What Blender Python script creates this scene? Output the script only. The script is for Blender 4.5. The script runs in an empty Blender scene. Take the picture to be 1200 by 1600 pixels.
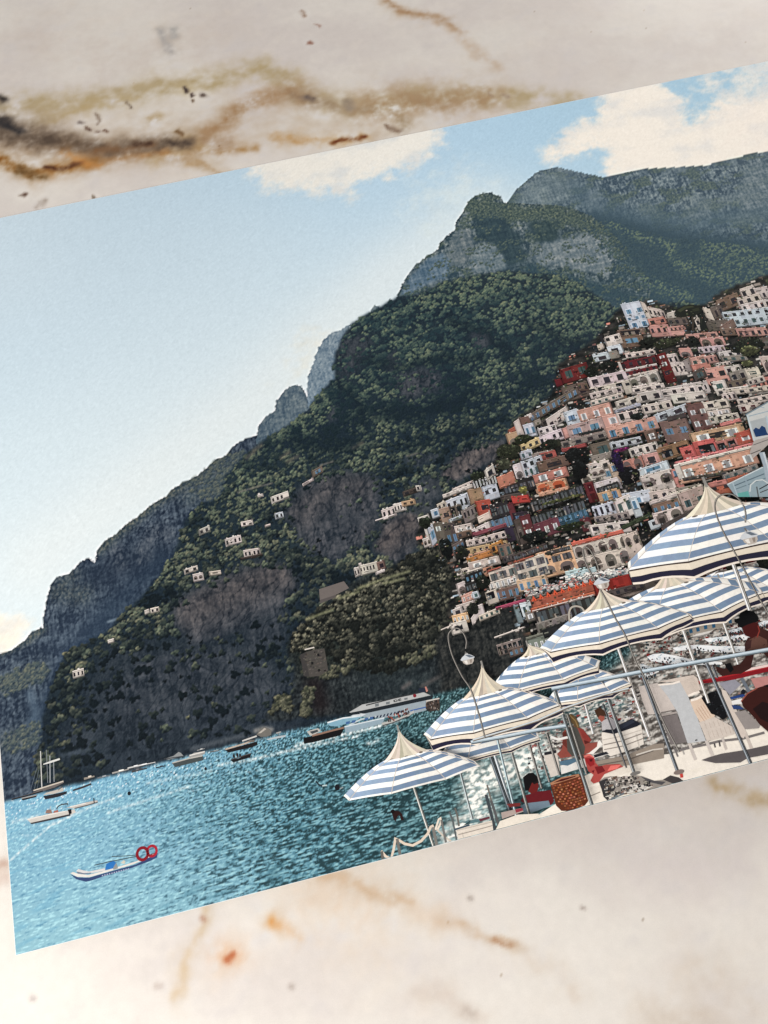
import bpy, math, random
import numpy as np
from mathutils import Matrix, Vector

scene = bpy.context.scene
# ------------------------------------------------------------------ camera, light, exposure
# world axes: the table top is z = 0, x runs along the lower edge of the print, y up the print (metres)
F_PX = 1350.0                    # focal length of the photograph in its own pixels (1200 x 1600)
KEY_POS, KEY_SIZE, KEY_POWER = (-0.30, -0.28, 0.45), (0.45, 0.45), 6.1
FILL_POS, FILL_SIZE, FILL_POWER = (0.95, 1.0, 0.42), (0.6, 0.3), 5.0
WORLD_COL, WORLD_STRENGTH = (0.97, 0.975, 1.0), 0.45

scene.view_settings.view_transform = 'Standard'
scene.view_settings.look = 'None'
scene.view_settings.exposure = 0.06
scene.view_settings.gamma = 1.0
scene.render.resolution_x, scene.render.resolution_y = 768, 1024

world = bpy.data.worlds.new("World"); scene.world = world; world.use_nodes = True
bg = world.node_tree.nodes["Background"]
bg.inputs[0].default_value = (*WORLD_COL, 1); bg.inputs[1].default_value = WORLD_STRENGTH

def area_lamp(name, pos, target, size, power, col):
    l = bpy.data.lights.new(name, 'AREA'); l.shape = 'RECTANGLE'; l.size, l.size_y = size; l.energy = power; l.color = col
    o = bpy.data.objects.new(name, l); scene.collection.objects.link(o)
    o.location = pos; o.rotation_euler = (Vector(target) - Vector(pos)).to_track_quat('-Z', 'Y').to_euler()
    return o
area_lamp("window_light", KEY_POS, (0.1, 0.1, 0), KEY_SIZE, KEY_POWER, (1.0, 0.985, 0.96))
area_lamp("fill_light", FILL_POS, (0.2, 0.1, 0), FILL_SIZE, FILL_POWER, (1.0, 0.96, 0.92))  # added unseen fill lamp: shadow under the lower edge, brighter upper right
# ------------------------------------------------------------------ the print's plane
# The print lies on the table: origin at its lower left corner, x along its lower edge, y up the print.
# G_* give the camera over the table and turn a point seen in the photograph into a point of the print.
PW, PH = 1540.0, 1155.0          # the print in its own units (40 x 30 cm)
UNIT = 0.30 / PH                 # metres per unit

def _ray(x, y):
    return np.array([(x - 600.) / F_PX, (y - 800.) / F_PX, 1.0])
def _pl(p, q):
    return np.cross(_ray(*p), _ray(*q))
_top = _pl((0, 342), (1200, 97)); _bot = _pl((26, 1492), (1147, 1200)); _left = _pl((0, 1155), (26, 1492))
G_h = np.cross(_top, _bot); G_h *= np.sign(G_h[0]) / np.linalg.norm(G_h)
G_v = np.cross(_left, G_h); G_v *= np.sign(G_v[1]) / np.linalg.norm(G_v)
G_n = np.cross(G_h, G_v)
_bl = _ray(26, 1492); _d = G_n @ _bl
_q = _ray(600, 219.5); _q = _q * (_d / (G_n @ _q))
G_s = 0.30 / ((_bl - _q) @ G_v)                       # metres per ray unit
CAM = np.array([-(_bl @ G_h), _bl @ G_v, _bl @ G_n]) * G_s   # camera in table coordinates (x, y, z up)

def P(x, y):
    """photograph point -> print units (u right, v down from the print's top edge)"""
    x = np.asarray(x, float); y = np.asarray(y, float)
    r = np.stack([(x - 600.) / F_PX, (y - 800.) / F_PX, np.ones_like(x)], -1)
    t = _d / (r @ G_n)
    q = r * t[..., None] - _bl
    return (q @ G_h) * G_s / UNIT, PH + (q @ G_v) * G_s / UNIT
def PP(pts):
    a = np.asarray(pts, float); u, v = P(a[:, 0], a[:, 1])
    return np.stack([u, v], -1)

# ------------------------------------------------------------------ painting tools (numpy)
STEP = 1.5
GW, GH = int(PW / STEP) + 1, int(PH / STEP) + 1
GU, GV = np.meshgrid(np.linspace(0, PW, GW), np.linspace(0, PH, GH))
rng = np.random.default_rng(7)
_perm = np.concatenate([rng.permutation(256)] * 3)
_grad = np.stack([np.cos(np.arange(256) * 2.39996), np.sin(np.arange(256) * 2.39996)], -1)

def noise(x, y, seed=0):
    x = x + seed * 17.31; y = y + seed * 9.77
    xi = np.floor(x).astype(int); yi = np.floor(y).astype(int)
    xf = x - xi; yf = y - yi
    fx = xf * xf * xf * (xf * (xf * 6 - 15) + 10); fy = yf * yf * yf * (yf * (yf * 6 - 15) + 10)
    def g(a, b, dx, dy):
        k = _perm[_perm[(xi + a) & 255] + ((yi + b) & 255)]
        return _grad[k, 0] * dx + _grad[k, 1] * dy
    n00 = g(0, 0, xf, yf); n10 = g(1, 0, xf - 1, yf); n01 = g(0, 1, xf, yf - 1); n11 = g(1, 1, xf - 1, yf - 1)
    a = n00 + fx * (n10 - n00); b = n01 + fx * (n11 - n01)
    return (a + fy * (b - a)) * 1.5
def fbm(x, y, oct=4, seed=0, gain=.5):
    s = 0; a = 1.; t = 0
    for i in range(oct):
        s = s + a * noise(x * 2 ** i, y * 2 ** i, seed + i * 3); t += a; a *= gain
    return s / t
def ss(a, b, x):
    t = np.clip((x - a) / (b - a), 0, 1); return t * t * (3 - 2 * t)
def mix(a, b, t):
    t = np.asarray(t)[..., None] if np.ndim(t) else t
    return np.asarray(a, float) * (1 - t) + np.asarray(b, float) * t

def inside(poly, X=None, Y=None):
    X = GU if X is None else X; Y = GV if Y is None else Y
    res = np.zeros(X.shape, bool)
    x0, y0 = poly.min(0); x1, y1 = poly.max(0)
    sel = (X >= x0) & (X <= x1) & (Y >= y0) & (Y <= y1)
    px, py = X[sel], Y[sel]; r = np.zeros(px.shape, bool)
    for (ax, ay), (bx, by) in zip(poly, np.roll(poly, -1, 0)):
        if ay == by: continue
        c = ((ay > py) != (by > py)) & (px < (bx - ax) * (py - ay) / (by - ay) + ax)
        r ^= c
    res[sel] = r
    return res
def blur(m, r):
    """box blur three times"""
    m = m.astype(float); k = max(1, int(r))
    for _ in range(3):
        for ax in (0, 1):
            p = np.pad(m, [(k, k) if i == ax else (0, 0) for i in range(m.ndim)], 'edge')
            c = np.cumsum(p, ax); c = np.concatenate([np.zeros_like(np.take(c, [0], ax)), c], ax)
            n = m.shape[ax]
            m = (np.take(c, np.arange(2 * k + 1, 2 * k + 1 + n), ax) - np.take(c, np.arange(0, n), ax)) / (2 * k + 1)
    return m
def area(pts, soft=0, rough=0, scale=20, seed=1):
    """mask of a polygon given in photograph points; rough frays its edge"""
    poly = PP(pts)
    if rough:
        X = GU + rough * fbm(GU / scale, GV / scale, 3, seed); Y = GV + rough * fbm(GU / scale, GV / scale, 3, seed + 40)
    else: X, Y = GU, GV
    m = inside(poly, X, Y).astype(float)
    return blur(m, soft / STEP) if soft else m
def stroke(pts, w, X=None, Y=None):
    """soft mask round a polyline (photograph points)"""
    q = PP(pts); out = np.zeros((GH, GW)); m = 2.6 * w + (26 if X is not None else 0)
    i0, i1 = [int(np.clip(k / STEP, 0, GW)) for k in (q[:, 0].min() - m, q[:, 0].max() + m + 2)]
    j0, j1 = [int(np.clip(k / STEP, 0, GH)) for k in (q[:, 1].min() - m, q[:, 1].max() + m + 2)]
    if i1 <= i0 or j1 <= j0: return out
    X = (GU if X is None else X)[j0:j1, i0:i1]; Y = (GV if Y is None else Y)[j0:j1, i0:i1]
    d = np.full(X.shape, 1e9)
    for (ax, ay), (bx, by) in zip(q[:-1], q[1:]):
        L = (bx - ax) ** 2 + (by - ay) ** 2 + 1e-9
        t = np.clip(((X - ax) * (bx - ax) + (Y - ay) * (by - ay)) / L, 0, 1)
        d = np.minimum(d, np.hypot(X - ax - t * (bx - ax), Y - ay - t * (by - ay)))
    out[j0:j1, i0:i1] = np.exp(-(d / w) ** 2)
    return out

def splat_trees(img, uu, vv, rr, top, bot, lit, sharp=1.0):
    """paint tree crowns from far to near: light tops, dark feet"""
    H, W, _ = img.shape
    order = np.argsort(vv)
    for k in order:
        r = rr[k] / STEP; cx = uu[k] / STEP; cy = vv[k] / STEP
        R = int(r * 1.5) + 2
        x0, x1, y0, y1 = int(cx) - R, int(cx) + R + 1, int(cy) - R, int(cy) + R + 1
        if x0 < 0 or y0 < 0 or x1 > W or y1 > H: continue
        yy, xx = np.mgrid[y0:y1, x0:x1]
        dx = (xx - cx) / r; dy = (yy - cy) / r
        ang = np.arctan2(dy, dx)
        rad = 1 + .22 * np.sin(3 * ang + k) + .13 * np.sin(5 * ang + 2.1 * k)
        d = np.hypot(dx, dy * 1.1) / rad
        a = np.clip((1.05 - d) * r * .9 * sharp, 0, 1)
        lump = .22 * np.sin(dx * 4.3 + k * 1.7) * np.sin(dy * 4.9 + k * .7)
        t = np.clip(.5 - .62 * dy - .18 * dx + lump, 0, 1) * lit[k]
        c = bot[k] * (1 - t[..., None]) + top[k] * t[..., None]
        p = img[y0:y1, x0:x1]
        p += (c - p) * a[..., None]
# ------------------------------------------------------------------ the picture on the print (a photograph printed flat on paper: its tones are ink), as ink tones (0-255 sRGB)
SKY_LINE = [(-60,1040),(0,1022),(20,1015),(40,1000),(50,988),(68,980),(69,960),(74,935),(80,915),(92,900),(107,898),(120,885),(131,875),(140,873),(149,880),
 (152,860),(165,845),(180,836),(195,822),(215,808),(230,795),(240,787),(262,775),(268,766),(285,755),(298,750),(312,741),(322,733),(333,722),(340,717),
 (352,714),(362,700),(370,693),(385,686),(403,680),(403,668),(415,652),(430,643),(432,628),(445,610),(460,602),(470,604),(476,612),(480,622),(481,590),
 (490,567),(497,545),(505,533),(520,520),(535,517),(545,508),(556,502),(578,487),(583,479),(590,480),(597,477),(612,468),(622,464),(628,445),(640,426),
 (662,404),(685,390),(686,381),(700,368),(710,360),(712,345),(722,335),(726,325),(735,312),(752,303),(765,302),(780,308),(788,318),(798,316),(806,298),
 (820,284),(838,270),(855,264),(868,264),(885,270),(900,275),(920,276),(942,280),(960,277),(980,270),(1000,267),(1020,270),(1040,272),(1060,271),
 (1085,270),(1100,262),(1110,259),(1130,261),(1150,258),(1160,250),(1178,242),(1190,243),(1200,247),(1240,240),(1300,232),(1400,250)]
M_LINE = [(58,1180),(66,1150),(68,1120),(75,1090),(85,1060),(105,1020),(135,1005),(170,985),(190,960),(220,935),(245,905),(270,870),(280,840),(290,815),(310,790),
 (345,775),(350,745),(372,722),(395,700),(425,680),(455,662),(482,640),(492,622),(510,605),(524,590),(521,570),(526,548),(540,520),(556,500),(578,489),(597,479),(622,464)]
M_TOP = M_LINE + [(650,462),(672,452),(690,443),(715,437),(760,428),(800,424),(830,428),(860,430),(900,442),(925,458),(955,478),(985,490),(1020,480),(1060,472),(1100,478),(1160,470),(1400,440),(1500,900),(1400,1200),(690,1100),(400,1180),(200,1240),(50,1260)]
SEA_V = 970.0
IMG = np.zeros((GH, GW, 3))

# --- sky
x = GU / PW; y = GV / SEA_V
sky = mix((174,206,224), (203,223,230), ss(.0, .5, y))
sky = mix(sky, (216,232,234), ss(.35, .95, y))
sky = mix(sky, (168,201,219), ss(.55, .95, x) * ss(.35, 0, y) * .9)
sky = mix(sky, (214,229,233), stroke([(380,420),(300,620),(180,800)], 260) * .35)
sky = mix(sky, (205,223,230), ss(.45, .0, x) * ss(.5, .1, y) * .75)
sky = mix(sky, (224,233,231), stroke([(760,330),(620,430),(500,540),(400,640),(260,740),(60,880)], 75) * .55)
sky = sky + np.array((11, 5, 4)) * (ss(1.0, .45, x))[..., None]
def cloud(pts, soft, rough, scale, seed, col, k=1.0):
    """fleecy edge: a blurred outline eaten into by noise, greyer underside"""
    global sky
    m = area(pts, soft * 2.2, rough, scale, seed); edge = 4 * m * (1 - m)
    n = fbm(GU / 30, GV / 24, 5, seed + 9, .6)
    a_ = ss(.16, .80, m + .62 * n * edge + .10 * n * (m > .02))
    a_ = a_ * (1 - .22 * edge * ss(-.1, .4, fbm(GU / 12, GV / 10, 4, seed + 17)))
    body = np.asarray(col) - (np.array((20, 14, 6)) * ss(-.1, .5, fbm(GU / 70, GV / 44, 4, seed + 5))[..., None]) * .8
    sky = mix(sky, body, np.clip(a_ * k, 0, 1))
cloud([(832,240),(850,232),(880,212),(895,190),(925,190),(945,150),(990,130),(1030,128),(1066,150),(1076,165),(1062,195),(1085,190),(1120,170),(1132,148),(1150,160),(1200,150),(1300,90),(1400,300),(1000,300),(945,282),(950,240),(935,228),(905,245),(860,258)], 7, 14, 34, 3, (246,238,226))
cloud([(1100,120),(1500,60),(1500,250),(1120,250)], 30, 30, 60, 8, (246,236,224), .75)
cloud([(388,268),(440,240),(560,205),(690,196),(690,240),(640,262),(600,275),(560,280),(548,300),(540,345),(530,300),(470,295),(430,300),(400,292)], 9, 12, 30, 5, (243,237,226), .95)
cloud([(640,300),(700,270),(760,262),(800,290),(740,330),(690,370),(640,380)], 22, 20, 50, 6, (222,231,230), .6)
cloud([(-40,960),(10,955),(45,975),(52,985),(30,1015),(-40,1030)], 7, 8, 22, 12, (250,240,224), .95)
cloud([(450,530),(480,520),(560,490),(600,460),(520,515),(480,600),(470,600),(440,600),(470,560)], 12, 8, 26, 13, (233,232,222), .8)
cloud([(385,590),(430,602),(440,620),(400,605)], 8, 6, 20, 14, (232,232,222), .5)
sky += rng.normal(0, 1.6, (GH, GW, 1))
IMG[:] = sky

sky_poly = np.vstack([PP(SKY_LINE), [[PW + 60, 400], [PW + 60, 1200], [-60, 1200], [-60, 990]]])
rag = 2.2
LAND = inside(sky_poly, GU + rag * fbm(GU / 7, GV / 7, 3, 21), GV + rag * 1.3 * fbm(GU / 7, GV / 7, 3, 23)) & (GV < SEA_V + 2)
m_poly = PP(M_TOP)
MAIN = inside(m_poly, GU + 3 * fbm(GU / 10, GV / 10, 3, 25), GV + 4 * fbm(GU / 10, GV / 10, 3, 27)) & LAND
def paint(mask, layer):
    global IMG
    IMG = mix(IMG, layer, mask if mask.dtype != bool else blur(mask, .8))

# --- bare rock: streaks down the face, broken by ledges
cr = 1 - np.abs(fbm((GU + .4 * GV) / 20 + .8 * fbm(GU / 40, GV / 40, 3, 31), (GV - .25 * GU) / 46, 5, 33)) * 2.4
ledge = fbm(GU / 40, GV / 9, 4, 35)
streak = fbm(GU / 5.5, GV / 42, 4, 37)
fine = fbm(GU / 4, GV / 5, 3, 39)
slab = fbm((GU + .5 * GV) / 26, (GV - .35 * GU) / 15, 4, 36)
rock_t = np.clip(.47 + .36 * streak + .26 * ledge + .34 * slab + .42 * fine - .3 * ss(.62, 1, cr), 0, 1)

# --- far mountains
far = mix((66,86,100), (146,158,160), np.clip(.45 + 1.4 * (rock_t - .47), 0, 1))
green = ss(-.05, .25, fbm(GU / 45, GV / 22, 4, 41) + .12 * fine)
far = mix(far, mix((66,86,94), (104,118,108), np.clip(.5 + fine * 1.1, 0, 1)), green * .85)
sun_top = np.zeros((GH, GW))
f1 = area([(790,320),(806,298),(838,270),(868,262),(942,278),(1000,265),(1100,260),(1178,240),(1420,220),(2000,150),(2000,500),(1450,460),(1000,480),(960,380),(905,335)])
L = far.copy()
L = mix(L, (124,138,144), stroke([(830,310),(850,290),(880,285)], 26) * .6)
L = mix(L, (84,106,118), stroke([(905,300),(940,330),(1000,345),(1080,350),(1200,330)], 26) * .65)
L = mix(L, (62,84,96), stroke([(930,345),(1000,362),(1080,378),(1200,390),(1330,380)], 22) * .95)
L = mix(L, (128,140,140), stroke([(1165,262),(1178,290),(1160,310),(1120,318),(1075,315),(1075,340)], 13) * .5 * (rock_t + .3))
for pts_, c0, c1, k_ in (([(800,320),(830,285),(862,270),(886,284),(896,314),(860,322)], (92,110,118), (150,162,164), .7), ([(1150,302),(1164,262),(1186,250),(1215,260),(1210,322),(1160,332)], (84,104,114), (150,158,160), .8), ([(1070,330),(1082,308),(1110,310),(1112,340),(1080,346)], (84,104,114), (146,156,158), .6), ([(905,290),(935,296),(945,330),(915,330)], (84,104,116), (136,148,154), .5), ([(985,315),(1020,312),(1035,338),(995,340)], (84,104,114), (136,148,152), .5), ([(1120,338),(1200,330),(1300,320),(1300,345),(1150,352)], (80,100,108), (134,146,148), .5)):
    L = mix(L, mix(c0, c1, np.clip(.4 + .45 * streak + .4 * fine + .45 * ledge + .3 * slab, 0, 1)), area(pts_, 3, 9, 13, 46) * k_)
paint(f1, L)
# wooded slopes under it
fw = area([(900,340),(960,350),(1040,372),(1120,378),(1200,392),(1420,360),(2000,300),(2000,600),(1450,560),(900,520),(960,420)], 6, 8, 20, 43)
low = mix((58,80,92), (72,92,98), np.clip(.5 + fbm(GU / 12, GV / 8, 4, 45), 0, 1))
paint(fw, low)
# --- peak with pale cliffs
f2 = area([(618,470),(628,445),(640,426),(662,404),(685,390),(686,381),(700,368),(710,360),(712,345),(722,335),(726,325),(735,312),(752,303),(765,302),(780,308),(788,318),
 (800,318),(830,320),(870,322),(905,330),(935,345),(955,365),(975,385),(990,410),(1020,440),(1010,490),(900,480),(700,470)], 0, 3, 9, 47)
L = mix((54,74,84), (146,154,154), np.clip(.42 + 1.6 * (rock_t - .47), 0, 1))
veg = np.clip(ss(-.1, .2, fbm(GU / 26, GV / 16, 4, 49)) * .5 + stroke([(735,318),(760,330),(820,335),(870,335),(920,350),(950,372)], 16), 0, 1)
L = mix(L, mix((60,78,80), (118,128,108), np.clip(.42 + fine * 1.2, 0, 1)), veg * .9)
L = mix(L, (60,80,90), stroke([(770,345),(785,380),(800,410),(790,420)], 15) * .9)
L = mix(L, (60,80,88), stroke([(835,360),(850,375),(868,372)], 16) * .8)
L = mix(L, (62,82,88), stroke([(960,375),(985,400),(1010,430)], 14) * .8)
cl = np.maximum.reduce([stroke([(725,370),(715,400),(690,410)], 14), stroke([(760,390),(765,415),(740,420)], 15), stroke([(840,400),(880,385),(915,390),(940,395)], 17), stroke([(650,430),(670,440)], 14)])
L = mix(L, mix((88,104,114), (150,156,156), rock_t), cl * .85)
L = mix(L, (72,96,112), stroke([(640,440),(700,420)], 16) * .35)
def face(pts, lo_, hi_, k=.9, soft=2, rough=7):
    global L
    L = mix(L, mix(lo_, hi_, np.clip(.35 + .9 * (streak * .5 + .4 * fine + .5 * ledge + .3 * slab), 0, 1)), area(pts, soft, rough, 11, 44) * k)
face([(740,336),(792,345),(818,380),(822,412),(795,414),(775,386),(744,368)], (48,68,78), (70,90,94)); face([(828,348),(872,344),(872,376),(838,380)], (50,70,76), (74,92,92))
face([(836,400),(850,382),(880,376),(915,364),(946,370),(958,402),(950,432),(905,424),(860,415),(836,414)], (96,112,120), (166,170,168)); face([(735,402),(755,382),(775,388),(789,406),(790,422),(735,426)], (92,110,118), (158,164,164))
face([(702,382),(716,360),(736,362),(742,386),(730,412),(705,426)], (84,100,108), (150,154,152)); face([(622,466),(645,430),(665,408),(690,395),(704,410),(700,432),(660,450)], (80,104,122), (138,152,162)); face([(965,395),(985,405),(1000,430),(975,440),(960,425)], (70,92,100), (112,126,126), .7)
paint(f2, L)
vd = stroke([(830,422),(880,440),(930,452),(985,470),(1015,482)], 13) * f2
IMG = mix(IMG, mix((54,76,88), (66,88,94), np.clip(.5 + fine, 0, 1)), np.clip(vd * 1.3, 0, 1))
# --- left-hand blue cliffs behind the main slope
left = area([(-80,1045)] + SKY_LINE[1:46] + [(530,640),(480,760),(200,1260),(-80,1260)])
rk2 = np.clip(.5 + 1.5 * (rock_t - .47), 0, 1)
L = mix((42,54,70), (98,110,122), rk2)
L = mix(L, (84,100,118), stroke([(120,1010),(160,980),(200,1000)], 46) * .3)
L = mix(L, (44,56,72), stroke([(150,900),(200,880),(250,870)], 24) * .6)
L = mix(L, (112,116,122), np.clip(stroke([(180,860),(190,880)], 12) + stroke([(225,860),(245,830),(262,835)], 13) + stroke([(220,878),(235,872)], 6), 0, 1) * rock_t * .8)
L = mix(L, mix((60,76,84), (118,120,110), np.clip(.5 + fine * 1.3, 0, 1)), np.clip(stroke([(345,716),(300,750),(240,790),(180,838),(155,860)], 9) + stroke([(110,900),(90,925),(130,930)], 16) * .6 + stroke([(30,1060),(10,1070),(60,1050)], 13) + stroke([(45,1150),(15,1160)], 14) + stroke([(5,1020),(45,1000),(66,984)], 7), 0, 1) * .8)
L = mix(L, mix((66,82,90), (116,122,116), np.clip(.5 + fine * 1.2, 0, 1)), np.clip(stroke([(330,745),(300,775),(340,745)], 18) + stroke([(370,720),(345,770)], 16), 0, 1) * .55)
L = mix(L, (46,62,80), stroke([(60,1130),(100,1060),(170,960),(250,880)], 20) * .55)
L = mix(L, (106,124,140), stroke([(48,1085),(56,1110),(52,1135)], 7) * .5)
L = mix(L, (120,134,146), stroke([(170,972),(183,968)], 2.2) * .8)
paint(left & LAND if left.dtype == bool else left * LAND, L)
# pale slabs close behind the shoulder
s1 = area([(480,625),(481,590),(490,567),(497,545),(505,533),(520,520),(535,515),(548,506),(540,540),(530,600),(500,640),(482,640)], 0, 2, 6, 51)
paint(s1, mix((98,118,134), (158,170,176), np.clip(rock_t + .1, 0, 1)))
s2 = area([(400,690),(403,680),(403,668),(415,652),(430,643),(432,628),(445,610),(460,602),(470,604),(480,620),(482,640),(440,680),(405,705)], 0, 2, 6, 53)
paint(s2, mix((76,94,108), (136,146,148), np.clip(rock_t, 0, 1)))
s3 = area([(578,492),(580,484),(585,478),(592,480),(598,490)], 0, 1, 6, 55); paint(s3, mix((100,118,128), (140,150,150), rock_t))

# --- the main slope: ground tones first
lit = np.clip(.46 + .95 * fbm(GU / 85, GV / 52, 4, 61), 0, 1)
up = ss(900, 420, GV)                                        # 1 high on the slope
WX = GU + 14 * fbm(GU / 28, GV / 28, 3, 63); WY = GV + 12 * fbm(GU / 28, GV / 28, 3, 65)
def dark(pts, w, k=.9):
    global lit
    lit = lit * (1 - np.clip(k * stroke(pts, w, WX, WY), 0, 1))
def light(pts, w, k=.8, to=.9):
    global lit
    s = np.clip(k * stroke(pts, w, WX, WY), 0, 1); lit = lit * (1 - s) + to * s
light([(700,450),(780,440),(840,440),(900,462),(940,490)], 26, .9, .85)
light([(760,470),(820,500),(900,520),(940,530)], 40, .8, .75)
light([(640,520),(680,500),(720,470)], 22, .6, .7)
dark([(640,500),(700,492),(745,500)], 13); dark([(690,530),(760,528),(790,545)], 17); dark([(530,530),(560,545),(575,570)], 16, .8)
dark([(820,560),(870,545),(930,560)], 11, .8); dark([(600,595),(660,600),(720,585)], 20); dark([(610,640),(690,632),(730,610)], 14)
dark([(840,590),(800,615),(740,640)], 9, .7); dark([(630,690),(720,680),(780,655)], 12, .75); dark([(520,620),(560,640),(545,660)], 15, .8)
dark([(900,545),(935,555),(930,580)], 14, .7); dark([(430,660),(470,680),(500,690)], 12, .6)
light([(430,720),(480,735),(560,690),(640,660)], 22, .5, .7); light([(330,800),(400,760),(470,740)], 24, .55, .75); light([(290,850),(350,830),(330,870)], 25, .5, .7)
light([(640,560),(600,540),(650,545)], 16, .5, .75); light([(560,590),(600,570),(620,600)], 20, .4, .7)
cliffs = np.zeros((GH, GW))
def rocky(pts, k=1., soft=7, rough=9):
    global cliffs
    cliffs = np.maximum(cliffs, area(pts, soft, rough, 16, 67 + len(pts)) * k)
rocky([(440,800),(470,760),(530,735),(590,742),(600,800),(570,850),(520,885),(470,850)], .95)
rocky([(270,940),(330,905),(400,880),(450,885),(470,920),(440,960),(380,985),(300,1015),(270,970)], 1)
rocky([(380,960),(450,945),(445,1005),(375,1035)], .8); rocky([(220,1020),(360,1000),(420,1040),(480,1060),(480,1138),(150,1220),(170,1070)], .85, 12, 16)
rocky([(585,860),(595,815),(640,795),(665,810),(660,850),(625,890)], 1, 4); rocky([(680,755),(720,705),(790,685),(780,720),(720,752)], 1, 4)
rocky([(612,592),(650,575),(695,585),(690,612),(625,628)], .85); rocky([(736,520),(765,515),(765,545),(740,548)], .7, 3); rocky([(525,560),(535,520),(585,530),(570,560),(535,605)], .7)
rocky([(600,560),(620,545),(625,580),(608,600)], .6, 4); rocky([(505,650),(525,635),(530,650),(515,665)], .7, 3); rocky([(620,720),(660,705),(700,715),(650,730)], .6, 4)
rocky([(90,1160),(180,1010),(260,990),(240,1090),(160,1190),(80,1210)], .6, 14, 18)
rocky([(635,760),(690,735),(690,800),(650,810)], .7)
shade_low = ss(700, 840, GV) * np.clip(stroke([(150,1120),(300,1030),(460,960),(600,860)], 170), 0, 1)
lit = lit * (1 - .72 * shade_low * ss(.0, .4, 1 - stroke([(95,1090),(170,1000),(240,950),(330,880),(420,800)], 26)))
g0 = mix((36,46,54), (62,72,72), np.clip(lit * .7 + .4 * fine, 0, 1))
g0 = mix(g0, (48,66,74), up * .35)
rock_b = blur(np.clip(.5 + .75 * streak + .55 * slab + .5 * fbm(GU / 46, GV / 60, 3, 34), 0, 1), 1); rock_b = np.clip(rock_b - .35 * ss(.7, 1, cr) + .12 * fine, 0, 1)
rk = mix((36,44,52), (112,110,112), np.clip(.15 + .4 * rock_t + .5 * rock_b, 0, 1))
warm = np.maximum.reduce([stroke([(300,960),(360,930),(430,900),(455,890)], 36) * .8, stroke([(600,850),(640,820)], 30), stroke([(700,740),(760,700)], 26) * .9, stroke([(470,800),(520,760),(560,760)], 30) * .45])
rk = mix(rk, mix((58,54,56), (150,132,120), np.clip(.1 + .4 * rock_t + .55 * rock_b, 0, 1)), np.clip(warm, 0, 1) * .62)
rk = mix(rk, mix((36,44,52), (74,82,90), rock_b), np.clip(ss(880, 960, GV + 0 * GU) * .55 + shade_low * .35, 0, .85))
Lm = mix(g0, rk, np.clip(cliffs, 0, 1))
paint(MAIN, Lm)
lands = blur(MAIN, 1.0)

def scatter(mask, n, seed):
    r = np.random.default_rng(seed); jj, ii = np.nonzero(mask)
    k = r.integers(0, len(jj), n)
    return (ii[k] + r.random(n)) * STEP, (jj[k] + r.random(n)) * STEP
def at(f, u, v):
    return f[np.clip((v / STEP).astype(int), 0, GH - 1), np.clip((u / STEP).astype(int), 0, GW - 1)]
# rounded clumps of woodland: a relief of light crowns and dark feet
def mounds(mask, n, r0, r1, seed):
    f = np.full((GH, GW, 1), .45); u, v = scatter(mask, n, seed); r = np.random.default_rng(seed + 1); s = r0 + (r1 - r0) * r.random(n) ** 1.6
    splat_trees(f, u, v, s, np.full((n, 1), 1.), np.zeros((n, 1)), np.ones(n), .35)
    return f[..., 0]
MO = .58 * mounds(MAIN, 2300, 8, 16, 31) + .42 * mounds(MAIN, 700, 18, 36, 33)
# trees on the main slope
u, v = scatter(MAIN & (GV < 958), 25000, 5)
r = np.random.default_rng(11)
keep = (r.random(len(u)) > at(cliffs, u, v) * 1.02) & (fbm(u / 16, v / 12, 3, 71) + r.random(len(u)) * .5 > -.02 - .55 * at(lit, u, v))
keep &= ~((at(shade_low, u, v) > .75) & (r.random(len(u)) < .45))
u, v = u[keep], v[keep]; n = len(u); l = at(lit, u, v)
size = (2.5 + 3.1 * r.random(n) ** 2) * (1 + .35 * ss(600, 900, v))
clump = at(fbm(GU / 22, GV / 14, 3, 75), u, v)
mo = at(MO, u, v)
tone = np.clip(.42 + 1.25 * (l - .45) + 2.2 * (mo - .46) + .14 * clump + .12 * r.normal(size=n), 0.0, 1.2)
hz = ss(700, 380, v)
warmth = (r.random(n) * .6 + .4 * ss(500, 900, v) )[:, None]
top = (1 - warmth) * np.array((108,119,102)) + warmth * np.array((124,122,102)); top = top * (1 - .3 * hz[:, None]) + np.array((120,138,112)) * .3 * hz[:, None]
bot = np.array((26,35,40)) * (1 - hz[:, None]) + np.array((46,64,70)) * hz[:, None]
sel = bot + (top - bot) * np.clip(tone, .06, 1.1)[:, None]
splat_trees(IMG, u, v, size, sel, bot + (r.random((n, 1)) - .5) * 8, np.ones(n))
# far slopes: smaller crowns
fmask = (fw > .5) & ~MAIN
u, v = scatter(fmask, 4200, 15); n = len(u)
fl = np.clip(1.1 * np.maximum.reduce([stroke([(955,352),(1000,372),(1050,385),(1045,400)], 9), stroke([(1000,435),(1040,450),(1075,465)], 9), stroke([(1065,415),(1100,430),(1150,440)], 16), stroke([(1110,385),(1160,395),(1200,420)], 18), stroke([(1110,400),(1200,440),(1250,440)], 26) * .7, stroke([(940,365),(960,400)], 8) * .6, stroke([(1010,440),(1060,470)], 12) * .7]), 0, 1)
t = np.clip(at(fl, u, v) + .12 * r.normal(size=n), 0, 1)[:, None]
splat_trees(IMG, u, v, 1.8 + 1.6 * r.random(n), np.array((66,86,94)) * (1 - t) + np.array((122,136,112)) * t, np.tile(np.array((54,76,88)), (n, 1)) + 8 * t, np.ones(n))
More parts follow.
